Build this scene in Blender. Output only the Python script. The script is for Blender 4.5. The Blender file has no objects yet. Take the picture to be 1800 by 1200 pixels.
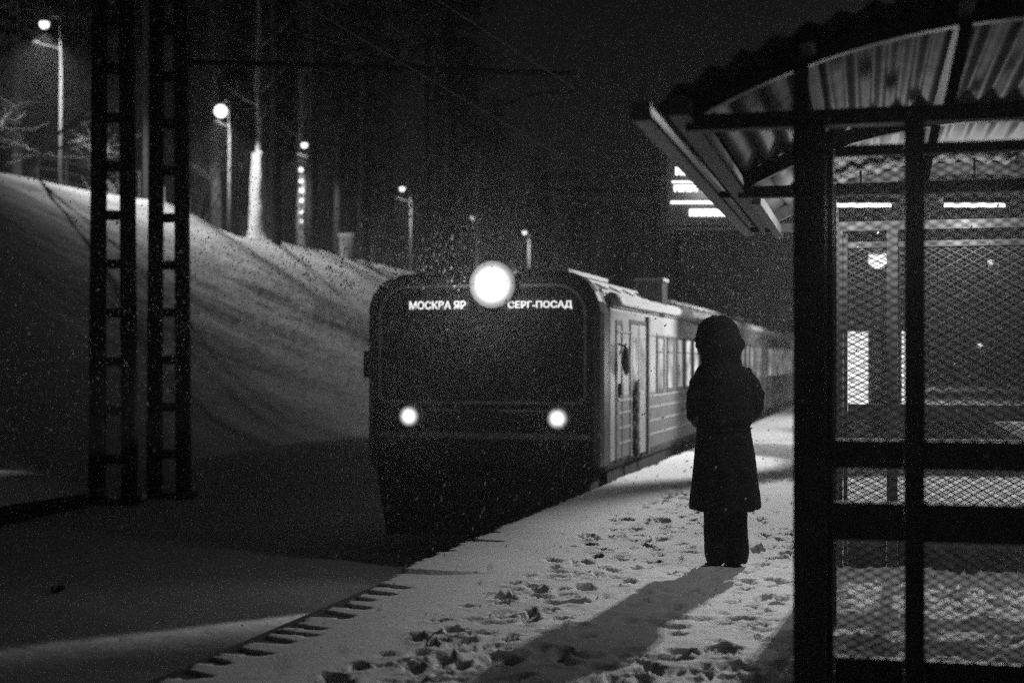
import bpy, math, random
import numpy as np
from mathutils import Vector, Matrix, noise as mnoise
random.seed(7); rng = np.random.default_rng(11)
R = math.radians
S = bpy.context.scene
COL = S.collection
PI = math.pi

# ------------------------------------------------------------------ camera
TH = math.atan(690/2500.0)          # the track runs along +Y, the camera looks a little left of it
CT, ST = math.cos(TH), math.sin(TH)
EYE = 1.45
cam = bpy.data.cameras.new('camera'); camo = bpy.data.objects.new('camera', cam); COL.objects.link(camo)
cam.sensor_width = 36; cam.lens = 50
cam.clip_start = .1; cam.clip_end = 900
camo.location = (0, 0, EYE)
camo.rotation_euler = (R(90), 0, TH)
cam.shift_y = 33/1800.0
cam.dof.use_dof = True; cam.dof.focus_distance = 9.7; cam.dof.aperture_fstop = 1.5
S.camera = camo

# ------------------------------------------------------------------ night sky
W = bpy.data.worlds.new("World"); S.world = W; W.use_nodes = True
nt = W.node_tree; bg = nt.nodes['Background']
sky = nt.nodes.new('ShaderNodeTexSky'); sky.sky_type = 'NISHITA'; sky.sun_disc = False
sky.sun_elevation = R(2); sky.sun_rotation = R(60)
hs = nt.nodes.new('ShaderNodeHueSaturation'); hs.inputs['Saturation'].default_value = 0
nt.links.new(sky.outputs[0], hs.inputs['Color']); nt.links.new(hs.outputs[0], bg.inputs['Color'])
bg.inputs['Strength'].default_value = 0.0048
S.view_settings.view_transform = 'Standard'; S.view_settings.look = 'None'
S.view_settings.exposure = 0.0; S.view_settings.gamma = 1.0
S.render.engine = 'CYCLES'
cy = S.cycles
cy.use_denoising = False
cy.max_bounces = 6; cy.diffuse_bounces = 2; cy.glossy_bounces = 2; cy.transmission_bounces = 4
cy.volume_bounces = 1; cy.transparent_max_bounces = 12
cy.sample_clamp_direct = 2.6; cy.sample_clamp_indirect = .35
cy.use_adaptive_sampling = False
cy.caustics_reflective = False; cy.caustics_refractive = False

HAZE = 0.0026; HAZE_G = 0.93

# ------------------------------------------------------------------ helpers
def at(px, Z=None, x=None, y=633.0):
    """a real point: picture column px / row y of the 1800x1200 photograph at depth Z metres (or where the world x plane is)"""
    k = (px-900)/2500.0
    if x is not None: Z = x/(k*CT-ST)
    X = k*Z
    return Vector((X*CT-Z*ST, X*ST+Z*CT, EYE+(633-y)/2500.0*Z))

def mat(name, col, rough=.8, metal=0.0, bump=0.0, bscale=20.0, var=0.0, vscale=6.0, emit=None, spec=.3, trans=0.0, sample=False):
    m = bpy.data.materials.new(name); m.use_nodes = True
    n = m.node_tree; b = n.nodes['Principled BSDF']
    b.inputs['Base Color'].default_value = (col, col, col, 1)
    b.inputs['Roughness'].default_value = rough; b.inputs['Metallic'].default_value = metal
    b.inputs['Specular IOR Level'].default_value = spec
    b.inputs['Transmission Weight'].default_value = trans
    tc = n.nodes.new('ShaderNodeTexCoord')
    if var > 0:
        t = n.nodes.new('ShaderNodeTexNoise'); t.inputs['Scale'].default_value = vscale; t.inputs['Detail'].default_value = 6
        n.links.new(tc.outputs['Object'], t.inputs['Vector'])
        r = n.nodes.new('ShaderNodeMapRange'); r.inputs['From Min'].default_value = .3; r.inputs['From Max'].default_value = .7
        r.inputs['To Min'].default_value = max(0, col*(1-var)); r.inputs['To Max'].default_value = min(1, col*(1+var))
        n.links.new(t.outputs['Fac'], r.inputs['Value'])
        n.links.new(r.outputs[0], b.inputs['Base Color'])
    if bump > 0:
        t2 = n.nodes.new('ShaderNodeTexNoise'); t2.inputs['Scale'].default_value = bscale; t2.inputs['Detail'].default_value = 8
        n.links.new(tc.outputs['Object'], t2.inputs['Vector'])
        bp = n.nodes.new('ShaderNodeBump'); bp.inputs['Strength'].default_value = 1; bp.inputs['Distance'].default_value = bump
        n.links.new(t2.outputs['Fac'], bp.inputs['Height']); n.links.new(bp.outputs[0], b.inputs['Normal'])
    if emit is not None:
        b.inputs['Emission Color'].default_value = (1, 1, 1, 1); b.inputs['Emission Strength'].default_value = emit
        if var > 0:
            r2 = n.nodes.new('ShaderNodeMapRange'); r2.inputs['From Min'].default_value = .35; r2.inputs['From Max'].default_value = .65
            r2.inputs['To Min'].default_value = emit*(1-var); r2.inputs['To Max'].default_value = emit*(1+var*.5)
            n.links.new(t.outputs['Fac'], r2.inputs['Value']); n.links.new(r2.outputs[0], b.inputs['Emission Strength'])
        if not sample: m.cycles.emission_sampling = 'NONE'
    return m

M = dict(
    snow=mat('snow', .82, .85, bump=.05, bscale=3.2, var=.05, vscale=3),
    psnow=mat('platform_snow', .80, .8, bump=.006, bscale=45, var=.10, vscale=14),
    bsnow=mat('clinging_snow', .82, .9, bump=.03, bscale=6, var=.06),
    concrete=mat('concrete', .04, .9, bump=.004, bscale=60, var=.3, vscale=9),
    wire=mat('copper_wire', .008, .8),
    body_shade=mat('shaded_lower_carriage', .09, .4, .1, var=.2, vscale=2.2, bump=.0015, bscale=6),  # darker tone stands for weaker lamplight low on the carriage side
    iron=mat('mast_steel', .03, .7, .3, bump=.002, bscale=60, var=.4),
    steel=mat('painted_steel', .15, .45, .2, bump=.0008, bscale=120, var=.35, vscale=15),
    dark=mat('black_paint', .022, .4, 0, var=.3, vscale=4, bump=.001, bscale=40),
    face=mat('cab_face_paint', .015, .38, var=.35, vscale=3, bump=.0015, bscale=8),
    glass=mat('dark_glass', .012, .12, spec=.5, var=.2, vscale=3),
    trim=mat('windscreen_rubber', .19, .5, var=.3, vscale=8),
    under=mat('undercarriage_dirt', .02, .9, bump=.004, bscale=30, var=.4),
    body=mat('carriage_paint', .25, .33, .1, var=.16, vscale=1.8, bump=.0015, bscale=6, spec=.5),
    bodyd=mat('door_frame_paint', .05, .5, var=.3),
    roof=mat('carriage_roof', .30, .6, var=.4, vscale=2, bump=.004, bscale=12),
    wlit=mat('lit_window', .1, .2, emit=.34, var=.75, vscale=2.2),
    wlit2=mat('brightly_lit_window', .1, .2, emit=.9, var=.7, vscale=2.6),
    led=mat('led_text', .5, .5, emit=1.1),
    board=mat('board_led', .5, .5, emit=6),
    spotl=mat('headlamp_lens', .5, .5, emit=90),
    lowl=mat('marker_lamp_lens', .5, .5, emit=5),
    refl=mat('lamp_reflector', .5, .3, emit=.35),
    refl2=mat('headlamp_reflector', .5, .3, emit=5),
    bulb=mat('street_bulb', .5, .5, emit=30),
    bulb2=mat('small_bulb', .5, .5, emit=7),
    snowspot=mat('glowing_snow_spot', .5, .5, emit=4),  # snow spots on a trunk, their lamplit look put in as emission
    plamp=mat('platform_bulb', .5, .5, emit=40),
    tube=mat('light_tube', .5, .5, emit=2.2),
    kioskw=mat('kiosk_window', .4, .3, emit=1.6, var=.2, vscale=3),
    bark=mat('pine_bark', .018, .9, bump=.02, bscale=12, var=.5, vscale=7),
    bark2=mat('pale_bark', .13, .9, bump=.01, bscale=14, var=.5, vscale=5),
    needle=mat('pine_needles', .02, .8, var=.5, vscale=1.2),
    twig=mat('bare_twig', .06, .9, var=.4),
    twig_snow=mat('twig_frost', .22, .9, var=.4),
    coat=mat('black_coat', .012, .85, bump=.006, bscale=26, var=.4, vscale=16, spec=.15),
    fur=mat('hood_fur', .018, .95, bump=.01, bscale=90, var=.5, vscale=40, spec=.1),
    skin=mat('skin', .25, .6),
    boot=mat('boot_leather', .012, .5),
    pole=mat('galvanised_pole', .30, .5, .4, var=.2, vscale=10),
    galv=mat('eave_aluminium', .42, .4, .5, var=.2, vscale=14),
    flake=mat('snow_flake', .9, .8),
)
# clear corrugated roofing: part see-through, part light-scattering
m = bpy.data.materials.new('corrugated_plastic'); m.use_nodes = True; n = m.node_tree
for q in list(n.nodes):
    if q.type != 'OUTPUT_MATERIAL': n.nodes.remove(q)
out = [q for q in n.nodes if q.type == 'OUTPUT_MATERIAL'][0]
tl = n.nodes.new('ShaderNodeBsdfTranslucent'); tl.inputs[0].default_value = (.62, .62, .62, 1)
pr = n.nodes.new('ShaderNodeBsdfPrincipled'); pr.inputs['Base Color'].default_value = (.3, .3, .3, 1); pr.inputs['Roughness'].default_value = .5
tx = n.nodes.new('ShaderNodeTexNoise'); tx.inputs['Scale'].default_value = 7; tx.inputs['Detail'].default_value = 5
tcn = n.nodes.new('ShaderNodeTexCoord'); n.links.new(tcn.outputs['Object'], tx.inputs['Vector'])
mr = n.nodes.new('ShaderNodeMapRange'); mr.inputs['To Min'].default_value = .12; mr.inputs['To Max'].default_value = .4
n.links.new(tx.outputs['Fac'], mr.inputs['Value'])
mx = n.nodes.new('ShaderNodeMixShader'); n.links.new(mr.outputs[0], mx.inputs[0])
n.links.new(tl.outputs[0], mx.inputs[1]); n.links.new(pr.outputs[0], mx.inputs[2]); n.links.new(mx.outputs[0], out.inputs[0])
for q in (tl, pr):
    if q is tl:
        nv_ = n.nodes.new('ShaderNodeCombineXYZ'); nv_.inputs[2].default_value = 1.0; n.links.new(nv_.outputs[0], q.inputs['Normal'])
M['plastic'] = m
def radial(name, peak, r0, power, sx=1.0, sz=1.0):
    """emission brightest at the centre, fading outwards: lamp faces and the painted halo of the board"""
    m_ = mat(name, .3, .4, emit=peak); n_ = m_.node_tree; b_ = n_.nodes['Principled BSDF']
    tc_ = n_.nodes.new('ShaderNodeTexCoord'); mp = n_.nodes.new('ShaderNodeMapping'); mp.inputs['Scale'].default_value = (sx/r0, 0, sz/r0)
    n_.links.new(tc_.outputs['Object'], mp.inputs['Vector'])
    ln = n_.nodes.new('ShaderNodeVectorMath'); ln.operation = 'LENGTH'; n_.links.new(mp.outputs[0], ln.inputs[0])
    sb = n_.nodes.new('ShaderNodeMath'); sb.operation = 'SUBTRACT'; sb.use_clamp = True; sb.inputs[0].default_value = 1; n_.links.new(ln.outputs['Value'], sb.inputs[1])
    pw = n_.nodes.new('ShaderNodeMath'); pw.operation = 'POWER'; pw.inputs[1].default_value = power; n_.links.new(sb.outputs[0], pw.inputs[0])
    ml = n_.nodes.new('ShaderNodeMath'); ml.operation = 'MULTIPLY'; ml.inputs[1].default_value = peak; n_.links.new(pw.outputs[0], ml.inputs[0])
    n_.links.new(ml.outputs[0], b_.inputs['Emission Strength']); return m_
M['hl'] = radial('headlight_reflector', 20, .31, 3.0)
M['ml'] = radial('marker_reflector', 4.5, .15, 2.2)
M['board_halo'] = radial('painted_board_halo', .34, .62, 2.2, 1.0, 1.15)  # glow around the board rows, painted as emission

def finish(name, verts, faces, m, parent=None, smooth=False):
    me = bpy.data.meshes.new(name); me.from_pydata([tuple(v) for v in verts], [], faces); me.update()
    if smooth: me.polygons.foreach_set('use_smooth', [True]*len(me.polygons))
    if m: me.materials.append(m)
    o = bpy.data.objects.new(name, me); COL.objects.link(o)
    if parent: o.parent = parent
    return o

class MB:
    def __init__(s): s.v = []; s.f = []
    def add(s, vs, fs):
        b = len(s.v); s.v += [Vector(v) for v in vs]; s.f += [tuple(b+i for i in f) for f in fs]; return s
    def box(s, a, b, rz=0, c=None):
        x0, y0, z0 = a; x1, y1, z1 = b
        vs = [Vector(p) for p in ((x0,y0,z0),(x1,y0,z0),(x1,y1,z0),(x0,y1,z0),(x0,y0,z1),(x1,y0,z1),(x1,y1,z1),(x0,y1,z1))]
        if rz:
            c = Vector(c or ((x0+x1)/2,(y0+y1)/2,0)); m_ = Matrix.Rotation(rz, 3, 'Z')
            vs = [m_ @ (v-c)+c for v in vs]
        return s.add(vs, [(0,3,2,1),(4,5,6,7),(0,1,5,4),(1,2,6,5),(2,3,7,6),(3,0,4,7)])
    def cbox(s, c, d, rz=0):
        return s.box([c[i]-d[i]/2 for i in range(3)], [c[i]+d[i]/2 for i in range(3)], rz)
    def beam(s, p, q, w, h, up=(0,0,1)):
        p, q = Vector(p), Vector(q); d = (q-p).normalized(); u = Vector(up)
        if abs(d.dot(u)) > .95: u = Vector((0,1,0))
        a = d.cross(u).normalized()*w/2; b = a.cross(d).normalized()*h/2
        vs = [p-a-b, p+a-b, p+a+b, p-a+b, q-a-b, q+a-b, q+a+b, q-a+b]
        return s.add(vs, [(0,3,2,1),(4,5,6,7),(0,1,5,4),(1,2,6,5),(2,3,7,6),(3,0,4,7)])
    def tube(s, pts, rad, n=8, cap=True):
        pts = [Vector(p) for p in pts]; N = len(pts)
        if not hasattr(rad, '__len__'): rad = [rad]*N
        b = len(s.v); u = None
        for i, p in enumerate(pts):
            d = (pts[min(i+1,N-1)]-pts[max(i-1,0)])
            if d.length < 1e-9: d = Vector((0,0,1))
            d.normalize()
            if u is None:
                u = d.cross(Vector((0,0,1)) if abs(d.z) < .9 else Vector((1,0,0))).normalized()
            u = (u-d*u.dot(d)).normalized(); w = d.cross(u)
            for k in range(n):
                a = 2*PI*k/n; s.v.append(p+(u*math.cos(a)+w*math.sin(a))*rad[i])
        for i in range(N-1):
            for k in range(n):
                k2 = (k+1)%n; s.f.append((b+i*n+k, b+i*n+k2, b+(i+1)*n+k2, b+(i+1)*n+k))
        if cap:
            s.f.append(tuple(b+k for k in range(n))[::-1]); s.f.append(tuple(b+(N-1)*n+k for k in range(n)))
        return s
    def ball(s, c, r, nu=12, nv=8, sc=(1,1,1), jit=0):
        c = Vector(c); vs = []; fs = []
        vs.append(c+Vector((0,0,-r*sc[2])))
        for j in range(1, nv):
            t = -PI/2+PI*j/nv
            for i in range(nu):
                a = 2*PI*i/nu; q = r*(1+jit*(random.random()-.5))
                vs.append(c+Vector((math.cos(t)*math.cos(a)*q*sc[0], math.cos(t)*math.sin(a)*q*sc[1], math.sin(t)*q*sc[2])))
        vs.append(c+Vector((0,0,r*sc[2]))); L = len(vs)-1
        for i in range(nu): fs.append((0, 1+(i+1)%nu, 1+i)); fs.append((L, L-nu+i, L-nu+(i+1)%nu))
        for j in range(nv-2):
            for i in range(nu):
                a = 1+j*nu; fs.append((a+i, a+(i+1)%nu, a+nu+(i+1)%nu, a+nu+i))
        return s.add(vs, fs)
    def disc(s, c, nrm, r, t, n=24):
        nrm = Vector(nrm).normalized(); return s.tube([Vector(c)-nrm*t/2, Vector(c)+nrm*t/2], r, n)
    def build(s, name, m, parent=None, smooth=False, off=None):
        v = s.v if off is None else [p-Vector(off) for p in s.v]
        return finish(name, v, s.f, m, parent, smooth)

def tag(o, label=None, cat=None, group=None, kind=None):
    if label: o['label'] = label
    if cat: o['category'] = cat
    if group: o['group'] = group
    if kind: o['kind'] = kind
    return o
def empty(name, loc, label, cat, group=None, rz=0):
    o = bpy.data.objects.new(name, None); COL.objects.link(o); o.location = loc; o.rotation_euler = (0,0,rz)
    o.empty_display_size = .2
    return tag(o, label, cat, group)
def copy_tree(o, parent=None):
    c = o.copy(); COL.objects.link(c); c.parent = parent
    for ch in list(o.children): copy_tree(ch, c)
    return c
def lamp(name, kind, loc, energy, radius=.1, **kw):
    l = bpy.data.lights.new(name, kind); l.energy = energy; l.color = (1,1,1)
    l.shadow_soft_size = radius
    for k, v in kw.items(): setattr(l, k, v)
    o = bpy.data.objects.new(name, l); COL.objects.link(o); o.location = loc
    return o
def nz(x, y, s=1.0, seed=0.0):
    return mnoise.noise(Vector((x*s+seed*17.3, y*s-seed*9.1, seed*3.7)))
def fbm(X, Y, seed, octv=4, lac=2.0, gain=.5):
    """value noise on arrays"""
    r = np.random.default_rng(seed); T = r.random((256, 256)); out = np.zeros_like(X, dtype=float); a = 1.0; tot = 0
    for o_ in range(octv):
        xi = np.floor(X).astype(int); yi = np.floor(Y).astype(int); fx = X-xi; fy = Y-yi
        fx = fx*fx*(3-2*fx); fy = fy*fy*(3-2*fy)
        g = lambda i, j: T[(i+o_*37) % 256, (j+o_*91) % 256]
        v = (g(xi,yi)*(1-fx)+g(xi+1,yi)*fx)*(1-fy)+(g(xi,yi+1)*(1-fx)+g(xi+1,yi+1)*fx)*fy
        out += a*(v*2-1); tot += a; a *= gain; X = X*lac; Y = Y*lac
    return out/tot
def sm(t): t = np.clip(t, 0, 1); return t*t*(3-2*t)
def grid_mesh(name, xs, ys, Z, m, kind='structure'):
    nx, ny = len(xs), len(ys); X, Y = np.meshgrid(xs, ys)
    co = np.stack([X, Y, Z], -1).reshape(-1, 3).astype(np.float32)
    i = np.arange(nx-1)[None, :]+np.arange(ny-1)[:, None]*nx
    q = np.stack([i, i+1, i+1+nx, i+nx], -1).reshape(-1, 4).astype(np.int32)
    me = bpy.data.meshes.new(name); me.vertices.add(len(co)); me.vertices.foreach_set('co', co.ravel())
    me.loops.add(q.size); me.loops.foreach_set('vertex_index', q.ravel())
    me.polygons.add(len(q)); me.polygons.foreach_set('loop_start', np.arange(0, q.size, 4, dtype=np.int32))
    me.polygons.foreach_set('loop_total', np.full(len(q), 4, dtype=np.int32))
    me.polygons.foreach_set('use_smooth', np.ones(len(q), dtype=bool))
    me.update(calc_edges=True); me.materials.append(m)
    o = bpy.data.objects.new(name, me); COL.objects.link(o); o['kind'] = kind
    return o

# ------------------------------------------------------------------ terrain
TRACK = -1.10                       # snow level of the track bed; platform top is z = 0
EDGE = -3.29                        # platform edge
CRX = -30.0                         # crest of the bank
cy_y = [0, 42.5, 50.9, 53.5, 56, 60.7, 63.8, 80.4, 110, 220]
cy_z = [9.6, 7.95, 7.95, 8.15, 7.6, 7.20, 7.30, 7.05, 6.6, 6.0]
def ground_z(X, Y):
    X = np.asarray(X, float); Y = np.asarray(Y, float)
    cz = np.interp(Y, cy_y, cy_z)
    t = (-X-15.2)/(-CRX-15.2)
    prof = np.where(t < 1, (np.clip(t, 0, 1)**.93)*.96+.04*sm(t), 1.0)
    prof = sm(np.clip(t*1.0, 0, 1))*.35+np.clip(t, 0, 1)*.65
    z = TRACK+(cz-TRACK)*prof
    z -= np.clip((-X-31.0)*.07, 0, 1.2)
    bank = np.clip(t*2.2, 0, 1)
    u = X*.5+Y*.85; w = X*.85-Y*.5
    z += bank*(.30*fbm(w*.16, u*.045, 5, 3)+.13*fbm(w*.55, u*.12, 6, 3)+.05*fbm(X*1.3, Y*1.1, 8, 4))*np.where(X < -29, .45, 1)
    flat = 1-np.clip(t*6, 0, 1)
    z += flat*(.05*fbm(X*.22, Y*.12, 3, 3)+.03*fbm(X*1.2, Y*.9, 4, 3)+.008*fbm(X*6, Y*6, 9, 2))
    z += .45*np.exp(-((X+14.4)**2/7+(Y-30)**2/60))+.5*np.exp(-((X+12.2)**2/5+(Y-40)**2/120))
    z += .35*np.exp(-((X+9.0)**2/3+(Y-31)**2/40))
    z = np.where(X > -6.9, np.minimum(z, TRACK+.05), z)
    return z
xs = np.unique(np.concatenate([np.linspace(-160,-60,21), np.linspace(-60,-32,57), np.linspace(-32,-2.5,170), np.linspace(-2.5, 30, 14), np.linspace(30,160,12)]))
ys = np.unique(np.concatenate([np.linspace(-40,4,18), np.linspace(4,45,250), np.linspace(45,100,260), np.linspace(100,300,60), np.linspace(300, 420, 10)]))
XX, YY = np.meshgrid(xs, ys)
grid_mesh('snow_ground', xs, ys, ground_z(XX, YY), M['snow'])
def gz(x, y): return float(ground_z(np.array([x]), np.array([y]))[0])

# ------------------------------------------------------------------ platform
b = MB(); b.box((EDGE+.05, -12, -1.4), (9, 130, -.12)); b.box((EDGE, -12, -.12), (9, 130, 0))
tag(b.build('platform_slab', M['concrete']), kind='structure')
xs = np.concatenate([np.arange(EDGE, 2.2, .026), np.geomspace(2.2, 9, 30)])
ys = np.concatenate([np.linspace(-12, 3.6, 50), np.arange(3.65, 15, .026), np.geomspace(15.02, 130, 260)])
XX, YY = np.meshgrid(xs, ys)
H = .040+.012*fbm(XX*.8, YY*.5, 21, 3)+.004*fbm(XX*5, YY*5, 22, 3)
tram = sm((XX+2.45)/.7)*(.35+.65*sm(fbm(XX*.55, YY*.4, 24, 2)*1.4+.55))
H += tram*(.028*fbm(XX*5.2, YY*4.6, 25, 5)+.020*np.abs(fbm(XX*9, YY*8, 26, 3)))
def stamp(cx, cyy, L, Wd, ang, depth, rim=.35):
    global H
    j0, j1 = np.searchsorted(xs, [cx-.35, cx+.35]); i0, i1 = np.searchsorted(ys, [cyy-.35, cyy+.35])
    if j1-j0 < 4 or i1-i0 < 2: return
    dx = XX[i0:i1, j0:j1]-cx; dy = YY[i0:i1, j0:j1]-cyy
    a = dx*math.cos(ang)+dy*math.sin(ang); c = -dx*math.sin(ang)+dy*math.cos(ang)
    r = np.sqrt((a/Wd)**2+(c/L)**2)
    H[i0:i1, j0:j1] += -depth*(1-sm((r-.75)/.45))+depth*rim*np.exp(-((r-1.25)/.22)**2)
for k in range(3200):
    x = rng.uniform(-2.45, 1.6); y = rng.uniform(4.6, 20)
    keep = float(fbm(np.array([x*.7]), np.array([y*.35]), 31, 2)[0])*1.2+.85
    if x < -2.0: keep -= .25
    if rng.random() > keep: continue
    if k % 5: stamp(x, y, rng.uniform(.03, .08), rng.uniform(.025, .05), rng.uniform(0, 3.1), rng.uniform(.012, .034), .5)
    else: stamp(x, y, rng.uniform(.09, .14), rng.uniform(.04, .055), rng.normal(.15, .35), rng.uniform(.02, .045))
# heavier trodden ridges in the foreground
for (cx0, cy0, nn, dx_, dy_) in ((-2.15, 6.3, 16, .11, .02), (-1.6, 6.6, 14, .10, .05), (-1.2, 6.1, 12, .12, -.02), (-1.5, 7.6, 12, .09, .02), (-.55, 6.2, 12, .1, .06), (-.9, 5.6, 14, .13, .02)):
    for k in range(nn):
        stamp(cx0+k*dx_+rng.normal(0, .03), cy0+k*dy_+rng.normal(0, .12), rng.uniform(.05, .11), rng.uniform(.05, .08), rng.uniform(0, 3), rng.uniform(.012, .028), .3)
# bare concrete fingers at the edge where the snow has broken off
e = XX-EDGE
comb = fbm(YY*5.5, YY*0+1.5, 41, 2)
yw = YY+.16*fbm(YY*1.4, YY*0+5.5, 47, 2)+e*.25
tooth = np.abs((yw % .25)/.25-.5)*2
gate = sm((fbm(YY*2.1, YY*0+3.5, 46, 2)+.42)*3)*sm((8.9-YY)/.7)
wd = np.where((YY > 3.0) & (YY < 8.9), (.045+.05*comb)*sm((8.9-YY)/.7)+.03*gate+gate*(.26+.30*fbm(YY*2.7, YY*0+9.5, 48, 2))*sm((tooth-.45)*2.6), .0)
wd = np.maximum(wd, np.where(YY > 9.3, .26*sm(fbm(YY*4.5, YY*0+7.5, 42, 2)*2.4-.75), 0))
wd = np.where((YY > 8.9) & (YY < 9.3), 0, wd)
H = np.where(e < wd+.015*fbm(XX*20, YY*20, 44, 2), -.03, H)
H = np.where((YY > 4.8) & (YY < 9.1) & (H > 0), H*(.35+.65*sm((e-.25)/.45)), H)
H = np.maximum(H, -.03)
H += .10*np.exp(-((XX-1.6)**2/1.2+(YY-31)**2/14))*3
grid_mesh('platform_snow', xs, ys, H, M['psnow'])

def pile(name, c, rx, ry, h, seed, mm='snow', n=28):
    vs = []; fs = []
    for j in range(9):
        r = j/8
        for i in range(n):
            a = 2*PI*i/n; q = 1+.18*nz(math.cos(a)*1.4, math.sin(a)*1.4, 1, seed)
            x = math.cos(a)*rx*r*q; y = math.sin(a)*ry*r*q
            vs.append((x, y, h*(math.cos(r*PI)*.5+.5)*(1+.35*nz(x*1.5, y*1.5, 1, seed+2))-.04))
    for j in range(8):
        for i in range(n):
            fs.append((j*n+i, j*n+(i+1)%n, (j+1)*n+(i+1)%n, (j+1)*n+i))
    o = finish(name, vs, fs, M[mm], None, True); o.location = c; return o
o = pile('snow_pile', (1.15, 28.5, .03), 1.9, 3.2, .55, 3); tag(o, 'ploughed heap of bright snow behind the person, beside the shelter', 'snow pile')

# rails just proud of the snow under the train
for k, x in enumerate((-5.74, -4.22)):
    b = MB(); b.box((x-.035, 16.9, TRACK-.1), (x+.035, 125, TRACK+.09))
    tag(b.build('rail', M['iron']), ('rail on the side of the snow bank' if k == 0 else 'rail on the side of the platform')+', running in under the train', 'rail', 'rails of the track')

# low old platform on the far side
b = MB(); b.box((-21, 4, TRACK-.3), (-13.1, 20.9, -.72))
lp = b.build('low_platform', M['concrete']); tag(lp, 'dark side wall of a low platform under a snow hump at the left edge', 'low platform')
vs = []; fs = []; nx, ny = 40, 60
for j in range(ny+1):
    for i in range(nx+1):
        x = -21+7.95*i/nx; y = 4+16.95*j/ny
        ex = min(1, (-13.05-x)/1.3); ey = min(1, (20.95-y)/1.6)
        h = math.sqrt(max(0, 1-(1-max(ex, 0))**2))*math.sqrt(max(0, 1-(1-max(ey, 0))**2))
        vs.append((x, y, -.74+.5*h*(1+.25*nz(x, y, .5, 4))+.03*nz(x, y, 2, 5)))
for j in range(ny):
    for i in range(nx):
        a = j*(nx+1)+i; fs.append((a, a+1, a+nx+2, a+nx+1))
finish('snow_cap', vs, fs, M['snow'], lp, True)
p = at(100, Z=15.4); b = MB(); b.ball((0,0,0), .055, 10, 7, (1.3,1,.7), .5); b.ball((.05,.01,.015), .035, 8, 6, (1.2,1,.8), .5)
o = b.build('ice_lump', M['under']); o.location = (p.x, p.y, gz(p.x, p.y)+.04); tag(o, 'small dark lump lying on the smooth snow of the track bed', 'lump')

# ------------------------------------------------------------------ catenary masts on the left
def mast(px, Z, w, dpt, label, rz):
    g = at(px, Z=Z); x, y = g.x, g.y; z0 = gz(x, y)
    root = empty('catenary_mast', (x, y, z0), label, 'catenary mast', 'lattice masts beside the track', rz)
    Hh = 12.0
    for sx in (-1, 1):
        b = MB()
        x0, x1 = sx*w/2, sx*(w/2-.07)
        b.add([(x0-.12, -dpt/2, -.4), (x0+.12, -dpt/2, -.4), (x0+.12, dpt/2, -.4), (x0-.12, dpt/2, -.4),
               (x1-.11, -dpt/2*.8, Hh), (x1+.11, -dpt/2*.8, Hh), (x1+.11, dpt/2*.8, Hh), (x1-.11, dpt/2*.8, Hh)],
              [(0,3,2,1),(4,5,6,7),(0,1,5,4),(1,2,6,5),(2,3,7,6),(3,0,4,7)])
        b.build('leg', M['iron'], root)
    k = 0; z = .75
    while z < Hh-.2:
        ww = w-.14*z/Hh
        b = MB()
        for sy in (-1, 1): b.box((-ww/2-.02, sy*(dpt/2-.02*z/Hh*dpt)+sy*.004-.008, z-.075), (ww/2+.02, sy*(dpt/2-.02*z/Hh*dpt)+sy*.004+.008, z+.075))
        for sx in (-1, 1):
            for sz in (-1, 1): b.disc((sx*(ww/2-.03), -dpt/2-.016, z+.035*sz), (0,1,0), .014, .02, 6)
        b.build('batten_plate', M['iron'], root); z += .83
    b = MB(); b.box((-w/2-.2, -dpt/2-.2, -.5), (w/2+.2, dpt/2+.2, .06)); b.build('footing', M['concrete'], root)
    return root
mast(199, 24.2, .56, .20, 'lattice steel mast, the farther left of the pair before the snow bank', TH)
mR = mast(297, 25.0, .52, .20, 'lattice steel mast, the right one of the pair before the snow bank', TH)
# bracket arm reaching over the track
A = at(330, Z=24.9, y=108); Bp = at(1022, Z=22.6, y=131)
root = empty('catenary_bracket', A, 'long dark bracket arm reaching from the masts over the train', 'catenary bracket')
def rel(o, p): return Vector(p)-o.location
b = MB(); b.tube([rel(root, A), rel(root, Bp)], .045, 8); b.build('arm', M['iron'], root)
P1 = at(1013, Z=22.6, y=133); P2 = at(1013, Z=22.6, y=162); P3 = at(938, Z=22.75, y=166); P4 = at(860, Z=23, y=196)
b = MB(); b.tube([rel(root, P1), rel(root, P2), rel(root, P3), rel(root, P4)], .028, 6); b.build('registration_arm', M['iron'], root)
b = MB()
for k in range(4): b.disc(rel(root, at(1013, Z=22.6, y=124+k*3.5)), (0,0,1), .06, .022, 10)
b.build('insulator', M['trim'], root)
b = MB(); b.tube([rel(root, at(330, Z=24.9, y=20)), rel(root, at(760, Z=23.5, y=122))], .014, 5); b.build('stay_rod', M['iron'], root)
for nm, x, z, lab in (('contact_wire', -5.05, 4.55, 'lower overhead wire above the track'), ('messenger_wire', -5.0, 5.75, 'upper overhead wire above the track')):
    b = MB(); pts = []
    for k in range(61):
        y = -5+k*2.2; s = ((y-22.1) % 44)/44; pts.append((x, y, z-(1.0*4*s*(1-s)*.55 if 'mess' in nm else 0)))
    b.tube(pts, .011, 4); tag(b.build(nm, M['wire']), 'thin '+lab, 'overhead wire')
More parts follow.
